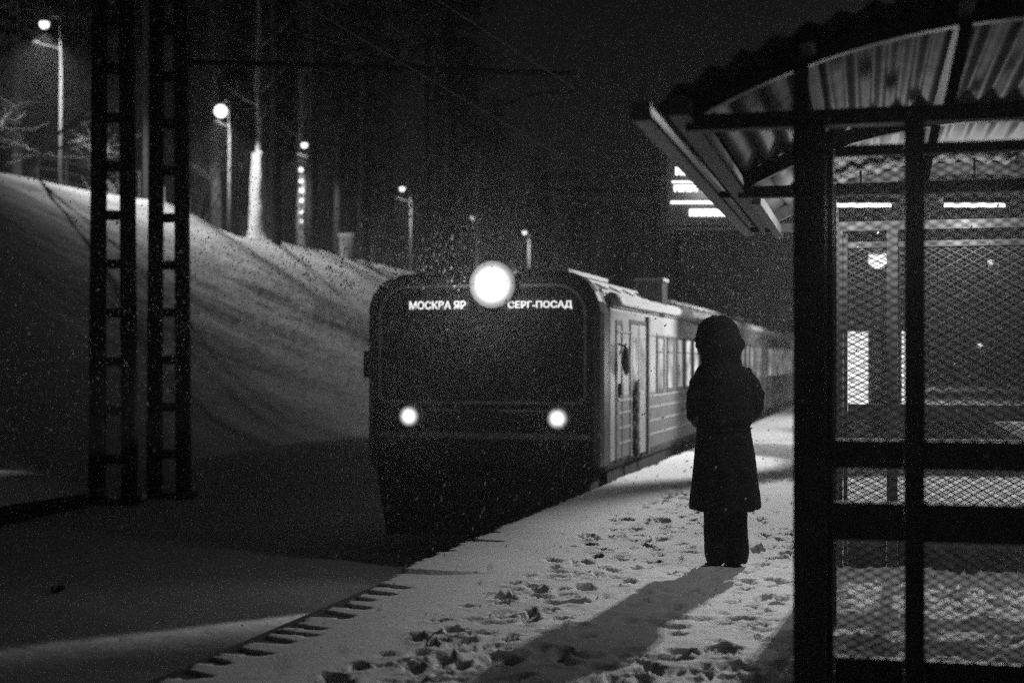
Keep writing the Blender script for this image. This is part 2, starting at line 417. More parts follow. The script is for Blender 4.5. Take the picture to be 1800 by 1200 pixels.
# the next gantries down the line, with snow lying on their beams
for (Z, y0, pa, pb, lab) in ((47, 305, 960, 1190, 'nearer snow-topped gantry beam above the tracks beyond the train front'), (78, 355, 1035, 1150, 'farther faint gantry beam above the tracks')):
    a_ = at(pa, Z=Z, y=y0); c_ = at(pb, Z=Z, y=y0)
    root = empty('gantry', (a_.x, a_.y, gz(a_.x, a_.y)), lab, 'gantry', 'gantries over the line')
    b = MB(); p, q = rel(root, a_), rel(root, c_)
    for dz in (0, -.55): b.beam(p+Vector((0,0,dz)), q+Vector((0,0,dz)), .1, .1)
    L = (q-p).length; nb = int(L/.6)
    for k in range(nb):
        u0 = p.lerp(q, k/nb); u1 = p.lerp(q, (k+1)/nb)
        b.beam(u0+Vector((0,0,0 if k%2 else -.55)), u1+Vector((0,0,-.55 if k%2 else 0)), .04, .04)
    b.build('beam', M['iron'], root)
    b = MB(); b.beam(p+Vector((0,0,.09)), q+Vector((0,0,.09)), .14, .08); b.build('snow_ridge', M['bsnow'], root)
    b = MB(); b.tube([(p.x, p.y, -.3), (p.x, p.y, p.z)], .12, 8); b.build('post', M['iron'], root)
    b = MB(); b.tube([(q.x, q.y, -.3), (q.x, q.y, p.z)], .12, 8); b.build('post', M['iron'], root)

# ------------------------------------------------------------------ street lamps on the crest
SL = [(107, 78, 30, 42, 'tall street lamp farthest left, above the snow bank by bare branches', 11000),
      (403, 388, 178, 195, 'street lamp with the widest halo, between the masts and the white trunk', 6800),
      (556, 535, 240, 254, 'street lamp beside the trunk with glowing snow spots', 3300),
      (722, 707, 322, 331, 'small street lamp with a round white bulb between spotted trunk and train', 2600),
      (841, 830, 374, 382, 'faint street lamp just above the glow of the train headlight, left', 3000),
      (930, 922, 402, 408, 'most distant street lamp, a dot above and right of the headlight glow', 2000)]
for i, (pp, pl, yt, yl, lab, E_) in enumerate(SL):
    base = at(pp, x=-34.0); Z = -34.0/((pp-900)/2500*CT-ST)
    zt = EYE+(633-yt)/2500*Z; zl = EYE+(633-yl)/2500*Z; z0 = gz(base.x, base.y)
    arm = (pp-pl)/2500*Z; u = Vector((-CT, -ST, 0))
    root = empty('street_lamp', (base.x, base.y, z0), lab, 'street lamp', 'street lamps along the top of the bank')
    top = zt-z0; lz = zl-z0
    b = MB(); b.tube([(0,0,-.4), (0,0,1.2), (0,0,top)], [.11, .085, .055], 10); b.build('pole', M['pole'], root, True)
    b = MB(); b.tube([(0,0,top-.05), u*arm*.5+Vector((0,0,top+.04)), u*arm*.95+Vector((0,0,lz+.16))], .035, 6); b.build('arm', M['pole'], root)
    hd = u*arm+Vector((0,0,lz))
    b = MB(); b.ball(hd+Vector((0,0,.12)), .24, 12, 6, (1,1,.45)); hdo = b.build('lamp_head', M['iron'], root, True)
    b = MB(); b.ball(hd-Vector((0,0,.02)), (.20, .34, .20, .20, .22, .2)[i], 12, 8); b.build('bulb', M['bulb'], hdo, True)
    if i < 4:
        lo = top-1.35
        e2 = u*(arm*1.55)+Vector((0,0,lo+.28)); b = MB(); b.tube([(0,0,lo), e2], .028, 6); b.build('lower_arm', M['pole'], root)
        b = MB(); b.ball(e2, .11, 8, 6, (1.6,1,.6)); b.build('floodlight', M['pole'] if i == 0 else M['bsnow'], root)
    w = Vector((base.x, base.y, z0))+hd
    lamp('street_lamp_light', 'SPOT', w-Vector((0,0,.42)), E_, .12, spot_size=R(132), spot_blend=.6)
# small lamp low by the bank end
p = at(766, Z=96); root = empty('garden_lamp', (p.x, p.y, gz(p.x, p.y)), 'short lamp low on the bank end, just above left of the train roof', 'lamp')
zz = EYE+(633-452)/2500*96-root.location.z
b = MB(); b.tube([(0,0,-.5), (0,0,zz+.3)], .05, 6); b.build('pole', M['pole'], root)
b = MB(); b.tube([(0,0,zz+.25), (-.14,0,zz+.2)], .03, 6); b.build('bracket', M['pole'], root)
b = MB(); b.ball((-.16,0,zz), .19, 10, 8); b.build('bulb', M['bulb2'], root)

# ------------------------------------------------------------------ fence, box, posts on the crest
root = empty('wire_fence', (-31, 50, gz(-31, 50)), 'thin wire fence with pale posts along the top of the snow bank', 'fence')
pp = [66, 117, 163, 207, 246, 289, 333, 381, 430, 487, 548, 604, 655]
tops = []
for k in pp:
    g = at(k, x=-31.4); z0 = gz(g.x, g.y); h = 1.55 if k != 430 else 1.2
    b = MB(); b.tube([rel(root, (g.x, g.y, z0-.3)), rel(root, (g.x, g.y, z0+h))], .032, 6); b.build('fence_post', M['pole'], root)
    tops.append((g.x, g.y, z0))
b = MB()
for h in (.4, .8, 1.2): b.tube([rel(root, (x, y, z+h)) for x, y, z in tops], .008, 4)
b.build('fence_wire', M['iron'], root)
g = at(612, Z=80); z0 = gz(g.x, g.y)
root = empty('utility_cabinet', (g.x, g.y, z0), 'grey utility cabinet standing on the bank between the spotted trunk and the train', 'cabinet')
b = MB(); b.box((-.42,-.25,0), (.42,.25,1.25)); b.build('cabinet_body', M['galv'], root)
b = MB(); b.box((-.37,-.27,.1), (-.01,-.252,1.15)); b.box((.01,-.27,.1), (.37,-.252,1.15)); b.build('cabinet_door', M['pole'], root)
b = MB(); b.box((-.47,-.3,1.252), (.47,.3,1.36)); b.build('snow_cap', M['bsnow'], root)

# ------------------------------------------------------------------ trees
def pine_mesh(seed, H=19.0, cb=.38, cr=2.9):
    rd = random.Random(seed); t = MB(); pts = []; rr = []
    for k in range(11):
        s = k/10; pts.append((.25*math.sin(s*3+seed)*s, .2*math.cos(s*2.4+seed)*s, H*s-.5)); rr.append(.24*(1-s)**.7+.02)
    t.tube(pts, rr, 9)
    f = MB(); v = []; fc = []
    nb = 110
    for k in range(nb):
        s = cb+(1-cb)*((k+rd.random())/nb)**.9
        z = H*s; a = rd.uniform(0, 2*PI)
        q = (s-cb)/(1-cb); L = cr*(math.sin(min(1, q*1.6+.18)*PI/2))*(1-q*.92)*rd.uniform(.5, 1.2)+.25
        dz = rd.uniform(-.25, .35)*L-q*.1
        e = Vector((math.cos(a)*L, math.sin(a)*L, z+dz)); s0 = Vector((0,0,z))
        t.tube([s0, s0.lerp(e, .5)+Vector((0,0,.12*L)), e], [.045*(1.2-q), .025, .008], 4, False)
        nl = int(26+L*26)
        for j in range(nl):
            u_ = rd.random()**.6; c = s0.lerp(e, .2+.85*u_)+Vector((rd.gauss(0,.20), rd.gauss(0,.20), rd.gauss(.03,.13)))*(.6+.35*L)
            d = Vector((rd.gauss(0,1), rd.gauss(0,1), rd.gauss(0,.5))).normalized()*rd.uniform(.10,.20); w = d.cross(Vector((rd.gauss(0,1),rd.gauss(0,1),rd.gauss(0,1)))).normalized()*.05
            b0 = len(v); v += [c-d, c+w, c+d, c-w]; fc.append((b0,b0+1,b0+2,b0+3))
    return t, (v, fc)
pines = []
for sd, (H_, cb_, cr_) in enumerate(((21, .42, 2.9), (17, .25, 2.6), (24, .5, 3.2))):
    t, (v, fc) = pine_mesh(sd+1, H_, cb_, cr_)
    r = bpy.data.objects.new('pine_tree', None); COL.objects.link(r); tag(r, 'x', 'pine tree')
    t.build('trunk', M['bark'], r, True); finish('crown', v, fc, M['needle'], r)
    pines.append(r)
used = [False]*3
# (picture column, depth, kind, scale, label)
PT = [(30, 66, 0, 1.0, 'dark pine behind the leftmost street lamp'), (160, 70, 1, 1.0, 'dark pine behind the left lattice mast'),
      (232, 78, 0, 1.1, 'dark pine showing between the two lattice masts'), (262, 64, 2, 1.0, 'tall dark pine behind the right lattice mast'),
      (345, 82, 2, .95, 'tall dark pine left of the widest lamp halo'), (425, 90, 1, 1.1, 'dark pine just behind the widest lamp halo'),
      (486, 69, 2, 1.0, 'dark pine whose trunk stands right beside the white snow-plastered trunk'),
      (512, 96, 0, 1.0, 'dark pine behind the trunk with glowing snow spots, to its left'), (592, 88, 0, .95, 'dark pine right of the lamp beside the spotted trunk'),
      (640, 104, 1, 1.2, 'dark pine above the utility cabinet'), (686, 92, 2, 1.0, 'tall dark pine left of the small round-bulb lamp'),
      (752, 74, 2, 1.12, 'largest dark pine, left one of the twin trunks above the train'), (792, 76, 0, 1.3, 'largest dark pine, right one of the twin trunks above the train'),
      (820, 112, 1, 1.2, 'dark pine above left of the headlight glow'), (872, 128, 0, .9, 'faint pine above the headlight glow'),
      (945, 150, 1, 1.0, 'faint pine above right of the headlight glow'), (1010, 165, 0, .9, 'faint far pine below the nearer gantry beam'),
      (1090, 185, 1, .9, 'faint far pine over the train roof box'), (-60, 60, 2, 1.0, 'dark pine at the very left edge'), (82, 92, 1, 1.2, 'far dark pine right of the leftmost lamp'),
      (5, 100, 2, 1.25, 'far tall pine at the left edge, high above the bare branches'), (118, 84, 2, 1.2, 'tall pine between the leftmost lamp and the left mast'),
      (195, 110, 2, 1.3, 'far tall pine seen through the rungs of the left mast'), (312, 100, 2, 1.35, 'far tall pine right beside the right mast'),
      (380, 78, 2, 1.25, 'tall pine directly above the widest lamp halo'), (452, 104, 2, 1.3, 'far tall pine above the white snow-plastered trunk'),
      (548, 76, 2, 1.2, 'tall pine above the lamp beside the spotted trunk'), (600, 112, 2, 1.3, 'far tall pine left of the bracket arm start'),
      (640, 82, 0, 1.25, 'pine over the bank left of the small round-bulb lamp'), (770, 90, 2, 1.45, 'tallest pine, its crown cut by the top of the picture')]
for (px, Z, kd, sc, lab) in PT:
    g = at(px, Z=Z)
    o = pines[kd] if not used[kd] else copy_tree(pines[kd])
    used[kd] = True
    o.location = (g.x, g.y, gz(g.x, g.y)-.1); o.scale = (sc, sc, sc); o.rotation_euler = (0,0,random.uniform(0,6.28))
    tag(o, lab, 'pine tree', 'pines along the top of the bank')

def trunk(name, px, Z, ybase, r0, r1, H_, label, cat, m_, plaster=None, lean=0, dots=None):
    g = at(px, Z=Z); z0 = gz(g.x, g.y)
    root = empty(name, (g.x, g.y, z0), label, cat)
    pts = [(lean*k/10*H_*.1+.05*math.sin(k*1.3), .04*math.cos(k), -.4+(H_+.4)*k/14) for k in range(15)]
    b = MB(); b.tube(pts, [r0+(r1-r0)*k/14 for k in range(15)], 12); b.build('trunk', m_, root, True)
    if plaster:
        hh, sr = plaster; n = 40; v = []; f = []
        cam_dir = Vector((-g.x, -g.y, 0)).normalized(); side = Vector((-cam_dir.y, cam_dir.x, 0))
        b = MB(); pts = []; rad = []
        for k in range(n+1):
            s = k/n; z = hh*s-.15
            bulge = 1+1.15*math.exp(-((s)/.10)**2)+.10*nz(s*5, px, 1, 3)
            pts.append(cam_dir*.07+side*(.03*nz(s*4, px, 1, 5))+Vector((0,0,z))); rad.append(sr*bulge*(1-.45*s**1.5)+.008)
        rad[-1] = .02
        b.tube(pts, rad, 14); b.build('clinging_snow', M['bsnow'], root, True)
    for k in range(9):
        a = random.uniform(0, 6.28); z = H_*random.uniform(.45, 1.0); L = random.uniform(.8, 2.4)
        b = MB(); e = Vector((math.cos(a)*L, math.sin(a)*L, z+L*.6)); b.tube([(0,0,z), Vector((0,0,z)).lerp(e,.5)+Vector((0,0,-.1)), e], [.05,.03,.01], 5)
        for q in range(5):
            s = random.uniform(.3, 1); c = Vector((0,0,z)).lerp(e, s); e3 = c+Vector((random.uniform(-.7,.7), random.uniform(-.7,.7), random.uniform(.1,.7))); b.tube([c, e3], [.015,.005], 4, False)
        b.build('limb', m_, root)
    if dots:
        for k, (yy, rr, off) in enumerate(dots):
            z = EYE+(633-yy)/2500*Z-z0; d = Vector((-g.x, -g.y, 0)).normalized()
            b = MB(); b.ball(d*(r0+.10)+Vector((off, 0, z)), rr*.8, 10, 7); b.build('glowing_snow_spot', M['snowspot'], root, True)  # lamplit snow spots, brightness put in as their own glow
    return root
trunk('birch_tree', 455, 75.5, 415, .24, .12, 15, 'pale trunk plastered with bright white snow, swelling at its foot', 'tree', M['bark2'], plaster=(5.6, .60))
trunk('wayside_tree', 477, 93, 400, .26, .14, 14, 'dim grey trunk with two faint snow spots, right of the white trunk', 'tree', M['bark2'], plaster=(4.2, .2), dots=None)
trunk('spotted_tree', 529, 87.5, 420, .30, .15, 13, 'trunk with a vertical row of snow spots, made to glow, under a street lamp', 'tree', M['bark2'],
      dots=[(300, .17, 0), (320, .13, 0), (337, .14, .03), (354, .12, .03), (374, .10, .03), (390, .10, .03)])
trunk('roadside_tree', 839, 108, 420, .22, .1, 11, 'snow-caught trunk under the faint lamp above the headlight glow', 'tree', M['bark2'], plaster=(5.6, .2))

def bare_tree(px, Z, H_, label, seed, lean=0):
    rd = random.Random(seed); g = at(px, Z=Z)
    root = empty('bare_tree', (g.x, g.y, gz(g.x, g.y)), label, 'bare tree', 'leafless trees at the top of the bank')
    b = MB(); sn = MB()
    def grow(p, d, L, r, lev):
        pts = [p]; rr = [r]; q = p.copy(); dd = d.copy()
        for k in range(4):
            dd = (dd+Vector((rd.gauss(0,.13), rd.gauss(0,.13), rd.gauss(.0,.1)))).normalized(); q = q+dd*L/4; pts.append(q.copy()); rr.append(r*(1-.16*(k+1)))
        b.tube(pts, rr, 5 if lev > 1 else 7, False)
        if lev > 0: sn.tube([x+Vector((0,0,r_*.8+.012)) for x, r_ in zip(pts, rr)], [max(.005, r_*.5) for r_ in rr], 4, False)
        if lev < 4:
            for k in range(rd.randint(3, 4)):
                i = rd.randint(1, 4); nd = (dd+Vector((rd.gauss(0,.65), rd.gauss(0,.65), rd.gauss(.12,.4)))).normalized()
                grow(pts[i], nd, L*rd.uniform(.55,.8), rr[i]*.62, lev+1)
    grow(Vector((0,0,-.3)), Vector((lean, 0, 1)).normalized(), H_*.42, .11, 0)
    b.build('branches', M['twig'], root); sn.build('clinging_snow', M['twig_snow'], root)
bare_tree(40, 52, 8.0, 'leafless tree with snowy twigs at the left edge, under the leftmost lamp', 3, .35)
bare_tree(-25, 56, 9, 'leafless snowy tree cut by the left edge of the view', 5, .5)
bare_tree(330, 70, 7.5, 'leafless tree with snowy twigs between the right mast and the widest halo', 8, .3)
bare_tree(215, 62, 6.5, 'leafless snowy shrub-like tree seen through the left mast', 12, -.2)
bare_tree(590, 100, 6.5, 'leafless tree behind the utility cabinet', 14, 0)
bare_tree(690, 112, 6, 'leafless tree behind the bank end, above left of the train', 15, 0)

# ------------------------------------------------------------------ the train
FX = -3.45; HW = 1.52; CX = FX-HW; Y0 = 16.57; CARL = 19.6
train = empty('commuter_train', (CX, Y0, TRACK), 'electric commuter train with one blazing roof headlight, coming along the platform edge', 'train')
def T(p): return Vector(p)-train.location
prof = [(-1.45,.10),(-1.52,.22),(-1.52,2.06),(-1.50,2.14),(-1.38,2.32),(-1.1,2.47),(-.6,2.58),(0,2.62),(.6,2.58),(1.1,2.47),(1.38,2.32),(1.50,2.14),(1.52,2.06),(1.52,.22),(1.45,.10)]
def carriage(y0, y1, idx, label):
    v = []; f = []; n = len(prof)
    for y in (y0, y1): v += [T((CX+px_, y, z)) for px_, z in prof]
    for k in range(n):
        k2 = (k+1) % n; f.append((k, k+n, k2+n, k2))
    f.append(tuple(range(n))[::-1]); f.append(tuple(range(n, 2*n)))
    car = finish('carriage', v, [q[::-1] for q in f], M['body'], train)
    tag(car, label)
    # pressed ribs, gutter and sills live in the paintwork piece
    b = MB()
    for s in (-1, 1):
        x = CX+s*HW
        for z in (.41, .60, .79, .95): b.box(T((x-.012, y0+.45, z-.016)), T((x+.012, y1-.05, z+.016)))
        b.box(T((x-.012, y0+.45, 1.80)), T((x+.012, y1-.05, 1.825)))
    b.build('side_rib', M['body'], car)
    for s in (-1, 1):
        x = CX+s*HW; b = MB(); b.box(T((x-.004, y0+.30, .225)), T((x+.004, y1-.03, 1.0))); b.build('lower_panel', M['body_shade'], car)  # lower side darkened in colour, shade painted into the panel
        b = MB(); L_ = int((y1-y0)/.5); pts = [T((CX+s*(1.515+.006*nz(k*.7, s, 1, 2)), y0+.06+(y1-y0-.1)*k/L_, 2.20+.012*nz(k*.5, s, 1, 4))) for k in range(L_+1)]
        b.tube(pts, [.078*(1+.25*nz(k*.45, s, 1, 6)) for k in range(L_+1)], 8); b.build('gutter_highlight', M['bsnow'], car, True)  # pale strip added for the lamplit band along the cantrail
    b = MB()
    for s in (-1, 1):
        x = CX+s*1.50; b.box(T((x-.035, y0+.03, 2.105)), T((x+.035, y1, 2.15)))
    b.build('roof_gutter', M['galv'], car)
    nst = int((y1-y0)/.9)
    for k in range(nst):
        yy = y0+.5+k*.9; b = MB()
        for i in range(4, 10):
            (xa, za), (xb, zb) = prof[i], prof[i+1]
            b.beam(T((CX+xa, yy, za+.006)), T((CX+xb, yy, zb+.006)), .03, .02, (0,1,0))
        b.build('roof_rib', M['roof'], car)
    b = MB(); vs = []
    for s in (-1, 1):
        x = CX+s*(HW-.12)
        b.box(T((x-.02, y0+.3, -.62)), T((x+.02, y1-.2, .102)))
    b.build('underfloor_skirt', M['under'], car)
    wy = y0+3.35
    if idx > 0: wy = y0+2.6
    k = 0
    while wy < y1-2.4:
        for s in (1, -1):
            x = CX+s*HW
            b = MB(); fr = .045; w_ = .58
            x0, x1 = (x, x+.022) if s > 0 else (x-.022, x)
            b.box(T((x0, wy-fr, 1.03-fr)), T((x1, wy, 1.77+fr))); b.box(T((x0, wy+w_, 1.03-fr)), T((x1, wy+w_+fr, 1.77+fr)))
            b.box(T((x0, wy, 1.77)), T((x1, wy+w_, 1.77+fr))); b.box(T((x0, wy, 1.03-fr)), T((x1, wy+w_, 1.03)))
            b.box(T((x0+.002, wy, 1.56)), T((x1-.004, wy+w_, 1.575)))
            fo = b.build('window', M['bodyd'], car)
            # panes: lit from inside the carriage; glass parted into sub-panes in the same mesh
            b = MB(); xp = x+.005*s; b.box(T((min(xp, x-.004*s), wy+.003, 1.033)), T((max(xp, x-.004*s), wy+w_-.003, 1.768)))
            b.build('window_pane', M['wlit2'] if (idx == 0 and 3 <= k <= 8 and s > 0) else M['wlit'], car)
        wy += .92; k += 1
    # passenger doors
    for dy in ((y0+1.05, y1-1.6) if idx else (y0+1.25, y1-1.6)):
        for s in (1, -1):
            x = CX+s*HW; x0, x1 = (x, x+.015) if s > 0 else (x-.015, x)
            b = MB(); b.box(T((x0, dy, .16)), T((x1, dy+.05, 1.98))); b.box(T((x0, dy+1.18, .16)), T((x1+.03*s*(s > 0), dy+1.28, 2.05)))
            b.box(T((x0, dy+.05, 1.93)), T((x1, dy+1.18, 1.98))); b.box(T((x0, dy+.59, .16)), T((x1, dy+.64, 1.93)))
            b.build('door_frame', M['bodyd'], car)
            for q in (0, 1):
                b = MB(); a = dy+.05+q*.59; b.box(T((x0, a+.012, .2)), T((x0+.011 if s > 0 else x1, a+.53, 1.92)))
                dd = b.build('door_leaf', M['body'], car)
                b = MB(); b.box(T((x1 if s > 0 else x0-.004, a+.12, 1.05)), T((x1+.004 if s > 0 else x0, a+.42, 1.75))); b.build('door_pane', M['wlit'], car)
    for by in (y0+3.4, y1-3.4):
        b = MB(); b.box(T((CX-1.0, by-1.6, -.78)), T((CX+1.0, by+1.6, -.38))); bo = b.build('bogie', M['under'], train)
        for wy_ in (by-1.25, by+1.25):
            for wx in (-5.74, -4.22):
                b = MB(); b.disc(T((wx, wy_, TRACK+.09+.46)), (1,0,0), .46, .12, 24); b.build('wheel', M['under'], bo, True)
    return car
cars = []
labs = ['leading carriage with the driver cab', 'second carriage carrying the pantograph', 'third carriage fading into the snowfall', 'fourth carriage, barely visible']
for i in range(4):
    ya = Y0+.42 if i == 0 else Y0+i*(CARL+.45)
    cars.append(carriage(ya, Y0+i*(CARL+.45)+CARL, i, labs[i]))
    if i:
        b = MB(); b.box(T((CX-.9, ya-.455, .15)), T((CX+.9, ya+.005, 2.35))); b.build('gangway_bellows', M['under'], train)
# cab shell: rounded rings from the body section forward to the flat face
def ring(sx, z0, z1, rc, y, n=7):
    pts = []
    for (cx_, cz_, a0) in ((sx-rc[0], z1-rc[0], 0), (-sx+rc[0], z1-rc[0], 90), (-sx+rc[1], z0+rc[1], 180), (sx-rc[1], z0+rc[1], 270)):
        r_ = rc[0] if a0 < 180 else rc[1]
        for k in range(n):
            a = R(a0+90*k/(n-1)); pts.append(T((CX+cx_+r_*math.cos(a), y, cz_+r_*math.sin(a))))
    return pts
rings = [ring(1.515, .11, 2.52, (.55, .10), Y0+.42), ring(1.50, .11, 2.52, (.50, .10), Y0+.16), ring(1.47, .12, 2.50, (.46, .10), Y0+.06), ring(1.40, .17, 2.44, (.42, .10), Y0+.005)]
v = []; f = []; n = len(rings[0])
for r_ in rings: v += r_
for j in range(len(rings)-1):
    for k in range(n): f.append((j*n+k, j*n+(k+1)%n, (j+1)*n+(k+1)%n, (j+1)*n+k))
f.append(tuple((len(rings)-1)*n+k for k in range(n))); f.append(tuple(range(n))[::-1])
cab = finish('cab_front', v, f, M['face'], train); tag(cab, 'dark rounded cab front')
# the trim arch round the dark glass and the glass itself
def arch(sx, z0, z1, rc, y, wdt, name, m_, depth=.02):
    o_, i_ = ring(sx, z0, z1, rc, y), ring(sx-wdt, z0+wdt, z1-wdt, (max(.02, rc[0]-wdt), max(.02, rc[1]-wdt)), y)
    ob = [p+Vector((0, depth, 0)) for p in o_]; ib = [p+Vector((0, depth, 0)) for p in i_]; n = len(o_)
    v = o_+i_+ob+ib; f = []
    for k in range(n):
        k2 = (k+1) % n; f += [(k, k2, n+k2, n+k), (k, 2*n+k, 2*n+k2, k2), (n+k, n+k2, 3*n+k2, 3*n+k)]
    return finish(name, v, f, m_, cab)
arch(1.32, .92, 2.37, (.38, .12), Y0-.012, .035, 'windscreen_frame', M['trim'], .02)
g_ = ring(1.27, .97, 2.32, (.33, .08), Y0-.002); g2 = [p+Vector((0,.01,0)) for p in g_]; n = len(g_)
finish('windscreen', g_+g2, [tuple(range(n)), tuple(range(n, 2*n))[::-1]]+[(k, n+k, n+(k+1)%n, (k+1)%n) for k in range(n)], M['glass'], cab)
b = MB(); b.box(T((CX-.02, Y0-.02, 1.0)), T((CX+.02, Y0-.004, 2.2))); b.build('windscreen_pillar', M['face'], cab)
for s in (-1, 1):
    b = MB(); b.tube([T((CX+s*.35, Y0-.03, 1.0)), T((CX+s*.62, Y0-.035, 1.42)), T((CX+s*.70, Y0-.03, 1.72))], .012, 5); b.tube([T((CX+s*.60, Y0-.03, 1.20)), T((CX+s*.78, Y0-.03, 1.95))], .014, 5)
    b.build('wiper', M['dark'], cab)
b = MB(); b.box(T((CX-1.36, Y0-.03, .50)), T((CX+1.36, Y0+.004, .57))); b.build('bumper_strip', M['trim'], cab)
b = MB()
for s in (-1, 1): b.tube([T((CX+s*.25, Y0-.05, .84)), T((CX+s*1.05, Y0-.05, .84))], .014, 6)
b.build('hand_rail', M['trim'], cab)
# apron, plough, coupler
b = MB(); yb = Y0+.08
b.add([T(p) for p in ((CX-1.40,yb,.16),(CX+1.40,yb,.16),(CX+1.22,yb-.05,-.70),(CX-1.22,yb-.05,-.70),(CX-1.40,yb+.5,.16),(CX+1.40,yb+.5,.16),(CX+1.22,yb+.4,-.70),(CX-1.22,yb+.4,-.70))],
      [(0,1,2,3)[::-1],(4,5,6,7),(0,4,5,1)[::-1],(1,5,6,2)[::-1],(2,6,7,3)[::-1],(3,7,4,0)[::-1]]); b.build('snow_plough', M['under'], cab)
b = MB(); b.cbox(T((CX, Y0-.12, -.12)), (.34,.5,.30)); b.cbox(T((CX, Y0-.42, -.12)), (.26,.14,.24)); b.tube([T((CX-.17,Y0-.36,-.05)), T((CX-.3,Y0-.3,-.3)), T((CX-.25,Y0+.05,-.45))], .03, 6)
b.build('coupler', M['under'], cab)
for s in (-1, 1):
    for q in (.55, .8): b = MB(); b.tube([T((CX+s*q, Y0+.02, .05)), T((CX+s*q, Y0-.12, -.25)), T((CX+s*(q-.06), Y0+.0, -.5))], .022, 6); b.build('brake_hose', M['under'], cab)
# lamps
HLx = (at(866, Z=17.2)).x; HLz = EYE+(633-500)/2500*17.2
hl = Vector((HLx, Y0-.06, HLz))
b = MB(); b.tube([T(hl+Vector((0,.35,0))), T(hl+Vector((0,.02,0)))], [.30, .295], 32); ho = b.build('headlight', M['face'], train)
b = MB(); b.disc((0,0,0), (0,1,0), .285, .03, 40); lo_ = b.build('lens', M['hl'], ho); lo_.location = T(hl)
for px, py in ((720, 731), (977, 736)):
    q = at(px, Z=16.9 if px > 900 else 17.5, y=py); q.y = Y0-.01
    b = MB(); b.tube([T(q+Vector((0,.03,0))), T(q+Vector((0,-.04,0)))], [.17,.14], 20); h_ = b.build('marker_lamp', M['trim'], train)
    b = MB(); b.disc((0,0,0), (0,1,0), .13, .02, 28); lo_ = b.build('lens', M['ml'], h_); lo_.location = T(q+Vector((0,-.045,0)))
# side things: mirror, box on the roof edge, cab door and hose clutter
b = MB(); b.tube([T((CX-HW+.02, Y0+.5, 1.55)), T((CX-HW-.13, Y0+.42, 1.52))], .016, 6); b.cbox(T((CX-HW-.10, Y0+.40, 1.40)), (.09,.06,.34)); b.build('side_mirror', M['dark'], cab)
b = MB(); b.tube([T((CX+HW-.02, Y0+.95, 1.66)), T((CX+HW+.10, Y0+.90, 1.62))], .014, 6); b.ball(T((CX+HW+.10, Y0+.93, 1.46)), .17, 12, 8, (.3,.55,1.2)); b.build('side_mirror', M['dark'], cab)
b = MB(); b.box(T((FX-.01, Y0+.75, .18)), T((FX+.012, Y0+.79, 1.95))); b.box(T((FX-.01, Y0+1.12, .18)), T((FX+.012, Y0+1.16, 1.95))); b.box(T((FX-.01, Y0+.79, 1.9)), T((FX+.012, Y0+1.12, 1.95))); b.build('cab_door_frame', M['bodyd'], cab)
b = MB()
for k in range(16):
    z = .25+k*.058; b.ball(T((FX+.05, Y0+1.95+.05*math.sin(k*2.1), z)), random.uniform(.05,.085), 8, 6, (.5,1,1), .4)
b.build('frozen_hose', M['under'], cars[0])
b = MB(); b.cbox(T((FX+.02, Y0+1.0, 1.08)), (.05,.12,.16)); b.build('call_button', M['dark'], cab)
b = MB(); b.box(T((-3.80, 20.55, 2.12)), T((-3.40, 21.0, 2.60))); b.build('roof_box', M['dark'], cars[0])
b = MB(); b.box(T((-3.82, 20.53, 2.602)), T((-3.38, 21.02, 2.65))); b.build('snow_cap', M['bsnow'], cars[0])
b = MB(); b.beam(T((-3.78, 17.0, 2.425)), T((-3.78, 34.5, 2.425)), .07, .05); b.build('roof_edge_snow', M['bsnow'], cars[0])
b = MB(); b.box(T((-4.5, 16.9, 2.52)), T((-3.95, 19.3, 2.57))); b.build('roof_cover', M['roof'], cars[0])
b = MB(); b.beam(T((FX-.12, 16.95, 2.30)), T((FX-.12, 18.9, 2.30)), .05, .04); b.build('roof_snow', M['bsnow'], cars[0])
b = MB(); b.tube([T((CX+.9, 22.7, 2.5)), T((CX+.92, 22.75, 2.98))], .02, 6); b.build('aerial', M['galv'], cars[0])
# pantograph on the second carriage
b = MB(); py_ = Y0+CARL+3.0
for s in (-1, 1):
    b.tube([T((CX+s*.5, py_-.9, 2.60)), T((CX+s*.45, py_+.9, 2.95)), T((CX+s*.55, py_-.4, 3.28))], .03, 6)
b.tube([T((CX-.95, py_-.4, 3.24)), T((CX-.7, py_-.4, 3.32)), T((CX+.7, py_-.4, 3.32)), T((CX+.95, py_-.4, 3.24))], .03, 6)
b.tube([T((CX-.95, py_-.05, 3.24)), T((CX-.7, py_-.05, 3.32)), T((CX+.7, py_-.05, 3.32)), T((CX+.95, py_-.05, 3.24))], .03, 6)
b.box(T((CX-.7, py_-1.0, 2.6)), T((CX+.7, py_+1.0, 2.66)))
b.build('pantograph', M['iron'], cars[1])

